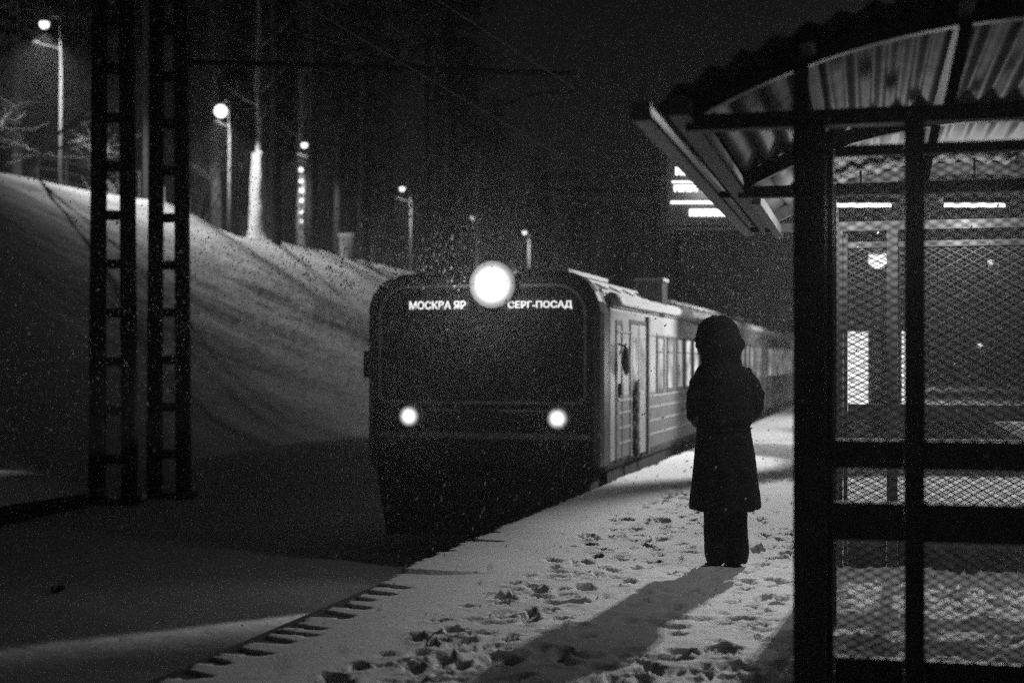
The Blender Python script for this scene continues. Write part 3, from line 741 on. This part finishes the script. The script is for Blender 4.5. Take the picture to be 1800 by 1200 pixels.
def text(s, w, h, loc, m_, parent, name, bold=.012):
    c = bpy.data.curves.new('t', 'FONT'); c.body = s; c.size = 1; c.extrude = .004; c.offset = bold
    o = bpy.data.objects.new('t', c); COL.objects.link(o)
    dg = bpy.context.evaluated_depsgraph_get(); me = bpy.data.meshes.new_from_object(o.evaluated_get(dg)); bpy.data.objects.remove(o)
    co = np.array([v.co[:] for v in me.vertices]); lo, hi = co.min(0), co.max(0)
    for v in me.vertices:
        x = (v.co.x-lo[0])/(hi[0]-lo[0])*w; y = (v.co.y-lo[1])/(hi[1]-lo[1])*h
        v.co = Vector((loc[0]+x, loc[1]-.012-(.006 if v.co.z > 0 else 0), loc[2]+y))
    me.materials.clear(); me.materials.append(m_)
    t = bpy.data.objects.new(name, me); COL.objects.link(t); t.parent = parent; return t
for (pa, pb, s_) in ((720, 819, 'МОСКВА ЯР'), (893, 1006, 'СЕРГ-ПОСАД')):
    qa = at(pa, Z=17.2, y=543); qb = at(pb, Z=17.2, y=530)
    sc_ = CT
    xa = Y0*0+((pa-900)/2500*CT-ST)/((pa-900)/2500*ST+CT)*(Y0-.02); xb = ((pb-900)/2500*CT-ST)/((pb-900)/2500*ST+CT)*(Y0-.02)
    Za = (Y0)/((pa-900)/2500*ST+CT); zt = EYE+(633-544)/2500*Za
    b = MB(); b.box(T((xa-.05, Y0-.022, zt-.04)), T((xb+.05, Y0-.006, zt+.15))); db = b.build('destination_display', M['dark'], train)
    text(s_, xb-xa, .10, T((xa, Y0-.014, zt)), M['led'], db, 'display_text', .018)

# ------------------------------------------------------------------ train lights
lamp('headlight_spill', 'POINT', hl+Vector((-.1,-.45,0)), 11, .12)
lamp('headlight_beam', 'SPOT', hl+Vector((0,-.10,0)), 120, .14, spot_size=R(48), spot_blend=.7).rotation_euler = (R(90), 0, R(180))
lamp('marker_glow', 'SPOT', Vector((CX-.95, Y0-.12, .78)), 10, .08, spot_size=R(120), spot_blend=.9).rotation_euler = (R(80), 0, R(180))
lamp('marker_glow', 'SPOT', Vector((CX+.95, Y0-.12, .78)), 5, .08, spot_size=R(120), spot_blend=.9).rotation_euler = (R(80), 0, R(180))

# ------------------------------------------------------------------ shelter (its own axes: u across, v along, turned 1.5 degrees)
SR = R(1.5); U0, V0 = .60, 7.6
sh_m = Matrix.Rotation(SR, 3, 'Z')
loc = sh_m @ Vector((U0, V0, 0))
shel = empty('platform_shelter', (loc.x, loc.y, 0), 'dark steel platform shelter with arched corrugated roof and wire mesh walls, right of the person', 'shelter', rz=SR)
OFF = (U0, V0, 0)
HC = 2.35
RAD = 2.65; APU = .62; APZ = 2.765
def az(u): return APZ-RAD+math.sqrt(RAD*RAD-(u-APU)**2)
def sbox(name, m_, *bx):
    b = MB()
    for a, c in bx: b.box(a, c)
    return b.build(name, m_, shel, off=OFF)
vsC = (5.43, 7.73, 9.86)
for v_ in vsC:
    for u_ in (-.2, 1.75):
        if v_ == 5.43 and u_ < 0:
            sbox('column', M['steel'], ((u_-.058, v_-.055, .02), (u_+.058, v_+.055, HC-.03)), ((u_-.058, v_-.03, HC-.03), (u_-.004, v_+.03, az(u_)-.09)))
        else:
            sbox('column', M['steel'], ((u_-.055, v_-.055, .02), (u_+.055, v_+.055, HC-.03)), ((u_-.03, v_-.03, HC-.03), (u_+.03, v_+.03, az(u_)-.09)))
    sbox('tie_beam', M['steel'], ((-.66, v_-.035, HC-.03), (1.9, v_+.035, HC+.03)))
    b = MB(); N = 26; us = [-.68+2.6*k/N for k in range(N+1)]
    for k in range(N):
        b.beam((us[k], v_, az(us[k])-.045-(.0)), (us[k+1]+.002, v_, az(us[k+1])-.045), .05, .075, (0,1,0) if False else (0,0,1))
    b.build('arch_rib', M['steel'], shel, off=OFF)
    b = MB(); b.beam((.30, v_, HC+.03), (.36, v_, az(.36)-.08), .045, .045); b.build('king_post', M['steel'], shel, off=OFF)
b = MB()
for uu in (-.2, .35, .95, 1.5): b.beam((uu, 5.16, az(uu)-.035), (uu, 10.1, az(uu)-.035), .05, .045)
b.build('purlin', M['steel'], shel, off=OFF)
sbox('eave_beam', M['pole'], ((-.70, 5.2, 2.345), (-.625, 10.12, 2.42)))
sbox('gutter', M['galv'], ((-.815, 5.16, 2.325), (-.765, 10.16, 2.345)), ((-.825, 5.16, 2.326), (-.815, 10.16, 2.39)), ((-.765, 5.16, 2.326), (-.757, 10.16, 2.38)))
for vv_ in vsC[1:]: sbox('gutter_bracket', M['steel'], ((-.757, vv_-.015, 2.325), (-.70, vv_+.015, 2.36)))
sbox('gutter_end', M['galv'], ((-.827, 5.145, 2.322), (-.755, 5.158, 2.392)))
sbox('eave_light_strip', M['galv'], ((-.60, 7.85, 2.30), (-.55, 10.1, 2.36)))
# corrugated sheet
v = []; f = []; NU, NV = 330, 10
for j in range(NV+1):
    for i in range(NU+1):
        u_ = -.74+2.74*i/NU; v_ = 5.14+5.02*j/NV
        v.append(Vector((u_, v_, az(u_)+.014*math.sin(u_*2*PI/.115)))-Vector(OFF))
for j in range(NV):
    for i in range(NU):
        a = j*(NU+1)+i; f.append((a, a+1, a+NU+2, a+NU+1))
ro = finish('roof_sheet', v, f, M['plastic'], shel, True)
md = ro.modifiers.new('thick', 'SOLIDIFY'); md.thickness = .006
# mesh walls
def expanded(u0, u1, z0, z1, v_, name, cw=.056, ch=.016, w=.0030, t=.003):
    b = MB(); nx = max(1, int(round((u1-u0)/cw))); cw = (u1-u0)/nx; nzr = int((z1-z0)/ch)
    for j in range(nzr+1):
        z = z0+j*ch
        d = ch/2 if j % 2 == 0 else -ch/2
        for i in range(nx):
            ua = u0+i*cw
            for (a, za, c, zc) in ((ua, z-d, ua+cw/2, z+d), (ua+cw/2, z+d, ua+cw, z-d)):
                b.add([(a, v_, za-w), (c, v_, zc-w), (c, v_, zc+w), (a, v_, za+w), (a, v_+t, za-w), (c, v_+t, zc-w), (c, v_+t, zc+w), (a, v_+t, za+w)],
                      [(0,1,2,3),(7,6,5,4),(3,2,6,7),(0,4,5,1)])
    return b.build(name, M['steel'], shel, off=OFF)
for v_ in (5.43, 9.86):
    for (ua, ub) in ((-.11, .14), (.215, 1.69)):
        expanded(ua, ub, 1.165, 2.20, v_, 'mesh_panel')
        expanded(ua, ub, .935, 1.045, v_, 'mesh_panel')
        expanded(ua, ub, .36, .775, v_, 'mesh_panel')
        sbox('wall_rail', M['steel'], ((ua, v_-.025, 1.05), (ub, v_+.025, 1.155)))
        sbox('wall_rail', M['steel'], ((ua, v_-.025, .785), (ub, v_+.025, .925)))
        sbox('kick_panel', M['steel'], ((ua, v_-.012, .03), (ub, v_+.012, .35)))
        sbox('wall_rail', M['steel'], ((ua, v_-.02, 2.205), (ub, v_+.02, 2.245)))
    sbox('wall_stile', M['steel'], ((-.140, v_-.03, .02), (-.112, v_+.03, 2.3)))
    sbox('wall_post', M['steel'], ((.142, v_-.035, .02), (.213, v_+.035, 2.32)))
# back wall mesh frame along the rear columns
for (va, vb) in ((5.50, 7.67), (7.79, 9.80)):
    sbox('back_rail', M['steel'], ((1.73, va, 1.05), (1.77, vb, 1.12)), ((1.73, va, .3), (1.77, vb, .36)), ((1.73, va, 2.2), (1.77, vb, 2.25)))
    b = MB(); k = va
    while k < vb:
        b.box((1.742, k, .36), (1.758, k+.012, 2.2)); k += .11
    b.build('back_grille', M['steel'], shel, off=OFF)
# two fluorescent fittings under the roof
for k, (pa, pb) in enumerate(((1460, 1566), (1660, 1766))):
    Zf = 8.9
    X0 = (pa-900)/2500*Zf; X1 = (pb-900)/2500*Zf; zf = EYE+(633-361)/2500*Zf
    fr = Matrix.Rotation(TH, 3, 'Z')
    c = fr @ Vector(((X0+X1)/2, Zf, zf)); loc_ = (sh_m.inverted() @ c)-Vector(OFF)
    b = MB(); b.cbox((0,0,.028), (X1-X0+.04, .09, .03)); o = b.build('light_fitting', M['steel'], shel); o.location = loc_; o.rotation_euler = (0,0,TH-SR)
    b = MB(); b.tube([(-(X1-X0)/2,0,0), ((X1-X0)/2,0,0)], .012, 8); q = b.build('light_tube', M['tube'], o)
    b = MB(); b.tube([(0,0,.04), (0,0,az(loc_.x+U0)-zf-.05)], .008, 5); b.build('hanger', M['steel'], o)
    lamp('tube_light', 'POINT', c-Vector((0,0,.06)), 16, .05)
# bench
bn = sh_m @ Vector((1.15, 7.6, 0))
bench = empty('bench', (bn.x, bn.y, 0), 'slatted bench inside the mesh-walled shelter', 'bench', rz=SR)
for k in range(4): b = MB(); b.box((-.22+k*.115, -1.7, .43), (-.13+k*.115, 1.7, .46)); b.build('seat_slat', M['steel'], bench)
for k in range(3): b = MB(); b.box((.26, -1.7, .58+k*.12), (.285, 1.7, .66+k*.12)); b.build('back_slat', M['steel'], bench)
for yy in (-1.5, -.5, .5, 1.5): b = MB(); b.box((-.2, yy-.025, .02), (-.15, yy+.025, .428)); b.box((.2, yy-.025, .02), (.25, yy+.025, .95)); b.box((-.2, yy-.025, .38), (.25, yy+.024, .428)); b.build('leg', M['steel'], bench)

# ------------------------------------------------------------------ information board beyond the shelter
ZB = 23.5
bc = at(1320, Z=ZB); root = empty('information_board', (bc.x, bc.y, 0), 'black electronic information board with glowing rows, hanging behind the shelter eave', 'board', rz=TH)
def bx(px): return (px-1320)/2500*ZB
def bz(py): return EYE+(633-py)/2500*ZB
x0, x1, z0, z1, rr = bx(1163), bx(1592), bz(403), bz(258), .07
pts = []
for (cx_, cz_, a0) in ((x1-rr, z1-rr, 0), (x0+rr, z1-rr, 90), (x0+rr, z0+rr, 180), (x1-rr, z0+rr, 270)):
    for k in range(7): a = R(a0+15*k); pts.append((cx_+rr*math.cos(a), cz_+rr*math.sin(a)))
n = len(pts); v = [(x, -.09, z) for x, z in pts]+[(x, .09, z) for x, z in pts]
bo = finish('board_case', v, [tuple(range(n))[::-1], tuple(range(n, 2*n))]+[(k, (k+1)%n, n+(k+1)%n, n+k) for k in range(n)], M['dark'], root)
pi = [(x*(1), z) for x, z in pts]; cxm, czm = (x0+x1)/2, (z0+z1)/2
inn = [(cxm+(x-cxm)*(1-.022/(x1-x0)*2), czm+(z-czm)*(1-.022/(z1-z0)*2)) for x, z in pts]
v = [(x, -.10, z) for x, z in pts]+[(x, -.10, z) for x, z in inn]+[(x, -.088, z) for x, z in pts]+[(x, -.088, z) for x, z in inn]
f = []
for k in range(n):
    k2 = (k+1)%n; f += [(k, n+k, n+k2, k2), (k, k2, 2*n+k2, 2*n+k), (n+k, 3*n+k, 3*n+k2, n+k2)]
finish('board_rim', v, f, M['trim'], root)
rows = [(1186, 1228, 295, 309, 3), (1180, 1241, 320, 322.5, 0), (1183, 1225, 327, 338, 3), (1233, 1251, 327, 339, 2), (1178, 1277, 355, 359, 0), (1210, 1294, 369, 381, 7)]
for (a, c, ya, yb, nb_) in rows:
    b = MB()
    if nb_ == 0: b.box((bx(a), -.106, bz(yb)), (bx(c), -.092, bz(ya)))
    else:
        st = (c-a)/nb_
        for k in range(nb_):
            l_, r_ = a+k*st+.6, a+(k+1)*st-.6
            b.box((bx(l_), -.106, bz(yb)), (bx(l_+st*.3), -.092, bz(ya)))
            b.box((bx(l_+st*.3), -.106, bz(ya+(yb-ya)*.3)), (bx(r_), -.092, bz(ya)))
            b.box((bx(l_+st*.55), -.106, bz(yb)), (bx(r_), -.092, bz(ya+(yb-ya)*.34)))
    b.build('led_row', M['board'], root)
b = MB()
for k in range(5): b.box((bx(1452), -.106, bz(283+k*10)), (bx(1469), -.092, bz(276+k*10)))
b.build('led_row', M['tube'], root)
b = MB(); b.box((-(bx(1300)-bx(1170))/2, -.004, -(bz(276)-bz(396))/2), ((bx(1300)-bx(1170))/2, .004, (bz(276)-bz(396))/2)); sc_o = b.build('board_halo', M['board_halo'], root); sc_o.location = ((bx(1300)+bx(1170))/2, -.095, (bz(276)+bz(396))/2)  # panel added to carry the painted halo behind the rows
for px in (1452, 1580):
    b = MB(); b.box((bx(px)-.04, -.04, .02), (bx(px)+.04, .04, z0+.01)); b.build('post', M['steel'], root)
fr = Matrix.Rotation(TH, 3, 'Z')
lamp('board_glow', 'AREA', Vector((bc.x, bc.y, 0))+fr@Vector((bx(1225), -.2, bz(340))), 14, .1, size=.45).rotation_euler = (R(-90), 0, TH)

# ------------------------------------------------------------------ platform lamps, kiosk
def plat_lamp(px, Z, y, label, energy, arm=0.0, rb=.16, aim=None, cone=150, blend=.5):
    g = at(px, Z=Z); zl = EYE+(633-y)/2500*Z
    root = empty('platform_lamp', (g.x, g.y, 0), label, 'platform lamp', 'lamp posts on the platform', rz=TH)
    b = MB(); b.tube([(arm,0,-.02), (arm,0,1.0), (arm,0,zl+.25)], [.08,.06,.045], 10); b.build('pole', M['steel'], root, True)
    b = MB(); b.tube([(arm,0,zl+.22), (0,0,zl+.24)], .03, 6); b.ball((0,0,zl+.17), .22, 12, 6, (1,1,.4)); hd = b.build('lamp_head', M['steel'], root)
    b = MB(); b.ball((0,0,zl+.03), rb, 12, 8); b.build('bulb', M['plamp'], hd, True)
    if energy:
        lo_ = Vector((g.x, g.y, zl-.26)); l_ = lamp('platform_lamp_light', 'SPOT', lo_, energy, .10 if aim else .35, spot_size=R(cone), spot_blend=blend)
        if aim: l_.rotation_euler = (Vector(aim)-lo_).to_track_quat('-Z', 'Y').to_euler()
plat_lamp(1604, 20.5, 102, 'tall nearest lamp post behind the shelter, its head behind the arched roof', 13500, .0, .16, (1.2, 13.2, 0), 54, .9)
q = at(1604, Z=20.5); fo = [o for o in S.objects if o.name.startswith('platform_lamp') and o.type == 'EMPTY'][0]
b = MB(); b.cbox((-.22, -.05, 4.62), (.30, .16, .20)); b.tube([(0,0,4.62), (-.1,-.03,4.62)], .03, 6); b.build('floodlight', M['steel'], fo)  # floodlight added to brighten the train side, out of view behind the shelter post
side_fill = Vector((q.x-.34, q.y, 4.55)); lamp('platform_lamp_light', 'SPOT', side_fill, 3800, .16, spot_size=R(68), spot_blend=.5).rotation_euler = (Vector((-3.45, 19.9, 1.9))-side_fill).to_track_quat('-Z', 'Y').to_euler()  # added light washing the train side
plat_lamp(1430, 26, 236, 'lamp post whose head peeps out beside the near shelter column', 1100, .0, .12, None, 116, .4)
plat_lamp(1543, 33, 458, 'lamp post with the largest glare, seen through the shelter mesh', 550, .35, .22, None, 148, .3)
plat_lamp(1534, 47, 516, 'second bright lamp below the largest glare, seen through the mesh', 600, .35, .26, None, 148, .3)
plat_lamp(1538, 70, 553, 'third and lowest lamp in the row seen through the mesh', 600, .35, .26, None, 148, .3)
plat_lamp(1741, 60, 463, 'tiny far lamp right of the shelter post', 0, .3, .10)
plat_lamp(1722, 80, 608, 'tiny low far lamp at the right, near eye level', 0, .3, .10)

ZK = 25.0; kc = at(1540, Z=ZK); kx = lambda px: (px-1540)/2500*ZK; kz = lambda py: EYE+(633-py)/2500*ZK
root = empty('kiosk', (kc.x, kc.y, 0), 'small platform kiosk with two tall lit windows behind the shelter mesh', 'kiosk', rz=TH)
b = MB(); b.box((kx(1462), 0, .0), (kx(1625), 2.6, 2.55)); b.build('wall', M['steel'], root)
b = MB(); b.box((kx(1455), -.2, 2.552), (kx(1632), 2.8, 2.68)); b.build('roof', M['steel'], root)
b = MB(); b.box((kx(1457), -.18, 2.682), (kx(1630), 2.78, 2.80)); b.build('roof_snow', M['bsnow'], root)
for (a, c) in ((1483, 1525), (1577, 1595)):
    b = MB(); e_ = .03; b.box((kx(a)-e_, -.03, kz(722)-e_), (kx(c)+e_, .0-.002, kz(722))); b.box((kx(a)-e_, -.03, kz(583)), (kx(c)+e_, -.002, kz(583)+e_))
    b.box((kx(a)-e_, -.03, kz(722)), (kx(a), -.002, kz(583))); b.box((kx(c), -.03, kz(722)), (kx(c)+e_, -.002, kz(583)))
    w_ = b.build('window', M['steel'], root)
    b = MB(); b.box((kx(a), -.018, kz(722)), (kx(c), -.004, kz(583))); b.build('pane', M['kioskw'], w_)
b = MB(); b.box((kx(1534), -.02, .05), (kx(1568), -.003, 2.0)); dr = b.build('door', M['dark'], root)
b = MB(); b.tube([(kx(1564), -.02, 1.0), (kx(1564), -.07, 1.0), (kx(1564), -.07, 1.15), (kx(1564), -.02, 1.15)], .012, 6); b.build('handle', M['galv'], dr)
lamp('kiosk_window_light', 'AREA', Vector((kc.x, kc.y, 0))+fr@Vector((kx(1504), -.3, 1.3)), 30, .1, size=.8).rotation_euler = (R(-80), 0, TH)

# ------------------------------------------------------------------ the waiting person (back to us, hands in the pockets)
pc = at(1275, Z=9.74)
person = empty('person', (pc.x, pc.y, .035), 'person in a long black hooded coat, back turned, hands in pockets, on the snowy platform', 'person', rz=TH+R(4))
def blob(name, shapes, m_, voxel=.014, smooth=4, disp=None, parent=person):
    b = MB()
    for s in shapes:
        if s[0] == 'e': b.ball(s[1], 1, 24, 16, s[2])
        elif s[0] == 't': b.tube(s[1], s[2], 18)
        elif s[0] == 'r':                       # stack of elliptical rings: (z, cx, cy, rx, ry)
            vs = []; fs = []; n = 40; L = s[1]
            for (z, cx_, cy_, rx, ry) in L:
                for k in range(n):
                    a = 2*PI*k/n; vs.append((cx_+rx*math.cos(a), cy_+ry*math.sin(a), z))
            for j in range(len(L)-1):
                for k in range(n): fs.append((j*n+k, j*n+(k+1)%n, (j+1)*n+(k+1)%n, (j+1)*n+k))
            fs.append(tuple(range(n))[::-1]); fs.append(tuple((len(L)-1)*n+k for k in range(n)))
            b.add(vs, fs)
    o = b.build(name, m_, None)
    r_ = o.modifiers.new('r', 'REMESH'); r_.mode = 'VOXEL'; r_.voxel_size = voxel; r_.use_smooth_shade = True
    s_ = o.modifiers.new('s', 'SMOOTH'); s_.iterations = smooth; s_.factor = .6
    dg = bpy.context.evaluated_depsgraph_get(); me = bpy.data.meshes.new_from_object(o.evaluated_get(dg))
    bpy.data.objects.remove(o)
    if disp:
        nrm = [v.normal.copy() for v in me.vertices]
        for v, q in zip(me.vertices, nrm): v.co += q*disp(v.co)
    me.name = name; me.materials.clear(); me.materials.append(m_)
    me.polygons.foreach_set('use_smooth', [True]*len(me.polygons))
    o = bpy.data.objects.new(name, me); COL.objects.link(o); o.parent = parent
    return o
# body: legs, trunk, arms, neck, head as one surface (the coat covers most of it)
blob('body', [('t', [(-.075,0,.06), (-.08,.01,.45), (-.085,0,.86)], [.045,.055,.08]), ('t', [(.075,0,.06), (.08,.01,.45), (.085,0,.86)], [.045,.055,.08]),
     ('e', (0,0,.92), (.16,.11,.13)), ('e', (0,0,1.15), (.14,.10,.20)), ('e', (0,-.01,1.30), (.165,.09,.09)),
     ('t', [(-.165,0,1.34), (-.215,-.01,1.10), (-.12,.14,1.00), (-.07,.165,.97)], [.045,.038,.028,.022]), ('t', [(.165,0,1.34), (.215,-.01,1.10), (.12,.14,1.00), (.07,.165,.97)], [.045,.038,.028,.022]),
     ('t', [(0,0,1.33), (-.01,.01,1.47)], [.055,.05]), ('e', (-.02,.03,1.57), (.074,.092,.112)), ('e', (-.02,.122,1.555), (.013,.02,.022)), ('e', (-.02,.09,1.50), (.045,.03,.03)), ('e', (-.02,.112,1.515), (.024,.012,.01)),
     ('e', (-.098,.02,1.56), (.012,.02,.03)), ('e', (.058,.02,1.56), (.012,.02,.03))], M['skin'], .010, 2)
for s in (-1, 1):
    b = MB(); b.ball((-.02+s*.03, .108, 1.585), .012, 10, 8); b.build('eye', M['glass'], person, True)
def quilt(co):
    z = co.z; a = math.atan2(co.y, co.x)
    d = .0028*math.cos((z)*2*PI/.085+.5*math.sin(a*3)) if z > .95 else .0
    return d+.004*nz(co.x*9, co.z*9, 1, 2)+.003*nz(co.y*18, co.z*18, 1, 4)
def folds(co):
    a = math.atan2(co.y, co.x); k = max(0, min(1, (1.0-co.z)/.5))
    return .008*k*math.sin(a*7+co.z*2)+.004*nz(co.x*9, co.z*7, 1, 6)+.003*nz(co.x*22, co.z*22, 1, 7)
# puffer upper part with sleeves
blob('jacket', [('r', [(.955,-.015,0,.185,.15), (.99,-.015,0,.205,.165), (1.10,-.01,0,.20,.165), (1.22,-.01,-.005,.20,.16), (1.31,-.015,-.01,.19,.145), (1.37,-.02,-.01,.155,.12), (1.43,-.03,0,.11,.10)]),
     ('t', [(-.13,0,1.345), (-.182,-.01,1.26), (-.212,-.02,1.14), (-.205,.02,1.055), (-.15,.12,.99), (-.10,.165,.97)], [.062,.066,.066,.068,.058,.045]),
     ('t', [(.115,0,1.34), (.168,-.01,1.26), (.205,-.02,1.18), (.208,.01,1.09), (.15,.12,1.0), (.10,.165,.97)], [.062,.066,.066,.068,.058,.045])],
     M['coat'], .013, 5, quilt)
# long skirt of the coat
blob('coat_skirt', [('r', [(.395,-.002,0,.246,.19), (.41,-.002,0,.248,.192), (.55,-.002,0,.232,.18), (.75,-.006,0,.210,.165), (.92,-.012,0,.190,.152), (1.0,-.015,0,.178,.14)])], M['coat'], .013, 2, folds)
b = MB(); pts = [(-.015+.195*math.cos(R(200+14*k)), .158*math.sin(R(200+14*k)), .955-.012*math.sin(R(14*k*1.2))) for k in range(11)]
b.tube(pts, .006, 6); b.build('waist_cord', M['coat'], person)
# hood with fur
def furd(co): return .006*nz(co.x*40, co.z*40+co.y*31, 1, 3)+.007*nz(co.x*13, co.z*13+co.y*11, 1, 8)
blob('hood', [('e', (-.035,-.005,1.565), (.140,.14,.160)), ('e', (-.035,-.02,1.52), (.162,.13,.125)), ('r', [(1.34,-.02,-.01,.155,.11), (1.40,-.03,-.01,.140,.11), (1.46,-.035,-.01,.140,.115), (1.5,-.035,0,.15,.12)])], M['coat'], .012, 4, furd)
b = MB()
for k in range(26):
    a = 2*PI*k/26; r0, r1 = .130, .150
    c = Vector((-.035+.118*math.cos(a), .10+.02*math.sin(a), 1.555+.135*math.sin(a)))
    b.ball(c, .036, 9, 7, (1,1,1), .5)
b.build('fur_rim', M['fur'], person, False)
# wide trousers
def tf(co): return .006*math.sin(co.x*60+co.z*5)+.005*nz(co.x*12, co.z*9, 1, 6)
blob('trousers', [('r', [(.03,-.062,0,.072,.10), (.10,-.066,0,.082,.115), (.30,-.07,0,.085,.10), (.50,-.07,0,.085,.10)]), ('r', [(.03,.070,0,.074,.10), (.10,.078,0,.086,.115), (.30,.074,0,.085,.10), (.50,.072,0,.085,.10)]),
     ('e', (.0,0,.44), (.15,.11,.10)), ('r', [(.05,.0,0,.05,.06), (.5,0,0,.08,.08)])], M['coat'], .012, 3, tf)
for s in (-1, 1):
    blob('boot', [('e', (s*.068,.05,.035), (.047,.13,.042)), ('t', [(s*.068,-.03,.03), (s*.068,-.03,.2)], [.05,.045])], M['boot'], .010, 2)

# ------------------------------------------------------------------ falling snow (stuff)
N = 150000
P = np.empty((N, 3)); P[:, 0] = rng.uniform(-24, 7, N); P[:, 1] = rng.uniform(1.6, 46, N); P[:, 2] = rng.uniform(-1.0, 8.5, N)
keepm = ~((P[:,0] > FX-3.1) & (P[:,0] < FX+.05) & (P[:,1] > Y0-.02) & (P[:,2] < 2.65))
near = (P[:,1] < 4)
P = P[keepm & ~(near & (rng.random(N) < .7))]
# a denser flurry by the headlight
Qb = np.stack([rng.uniform(CX-1.45, CX+.2, 420), rng.uniform(Y0-2.6, Y0-.3, 420), rng.normal(2.40, .34, 420)], -1); Qb = Qb[(Qb[:, 2] > 2.27) | (Qb[:, 2] < 1.9)]
Q = np.stack([rng.normal(CX-1.0, 1.0, 4500), rng.uniform(Y0-5, Y0-.25, 4500), rng.normal(2.2, .7, 4500)], -1)
P = np.concatenate([P, Q[(Q[:,2] > -1)], Qb]); nb_ = len(Qb)
fall = Vector((-.55, .05, -1)).normalized()
n_ = len(P); sz = rng.uniform(.0026, .0066, n_)[:, None]; sz[-nb_:] *= 2.1
dv = np.array(fall)[None, :]+rng.normal(0, .18, (n_, 3)); dv /= np.linalg.norm(dv, axis=1)[:, None]
av = np.cross(dv, rng.normal(0, 1, (n_, 3))); av /= np.linalg.norm(av, axis=1)[:, None]; cv = np.cross(dv, av)
dv = dv*sz*rng.uniform(1.2, 2.8, n_)[:, None]; av = av*sz; cv = cv*sz
V = np.stack([P+dv, P-dv, P+av, P-av*.9, P+cv, P-cv*1.1], 1).reshape(-1, 3).astype(np.float32)
tri = np.array([(0,2,4),(0,4,3),(0,3,5),(0,5,2),(1,4,2),(1,3,4),(1,5,3),(1,2,5)])
F = (tri[None]+6*np.arange(n_)[:, None, None]).reshape(-1).astype(np.int32)
me = bpy.data.meshes.new('falling_snow'); me.vertices.add(len(V)); me.vertices.foreach_set('co', V.ravel())
me.loops.add(len(F)); me.loops.foreach_set('vertex_index', F); me.polygons.add(len(F)//3)
me.polygons.foreach_set('loop_start', np.arange(0, len(F), 3, dtype=np.int32)); me.polygons.foreach_set('loop_total', np.full(len(F)//3, 3, dtype=np.int32))
me.update(calc_edges=True); me.materials.append(M['flake']); o = bpy.data.objects.new('falling_snow', me); COL.objects.link(o)
tag(o, 'fine snow falling everywhere across the dark air', None, None, 'stuff')

# ------------------------------------------------------------------ haze
b = MB(); b.box((-175, -48, TRACK-3.5), (175, 440, 40))
hz = b.build('haze', None); hz['kind'] = 'stuff'
hm = bpy.data.materials.new('haze_air'); hm.use_nodes = True; n = hm.node_tree
for q in list(n.nodes):
    if q.type != 'OUTPUT_MATERIAL': n.nodes.remove(q)
out = [q for q in n.nodes if q.type == 'OUTPUT_MATERIAL'][0]
pv = n.nodes.new('ShaderNodeVolumePrincipled'); pv.inputs['Color'].default_value = (.9,.9,.9,1)
pv.inputs['Density'].default_value = HAZE; pv.inputs['Anisotropy'].default_value = HAZE_G
n.links.new(pv.outputs[0], out.inputs['Volume']); hz.data.materials.append(hm)
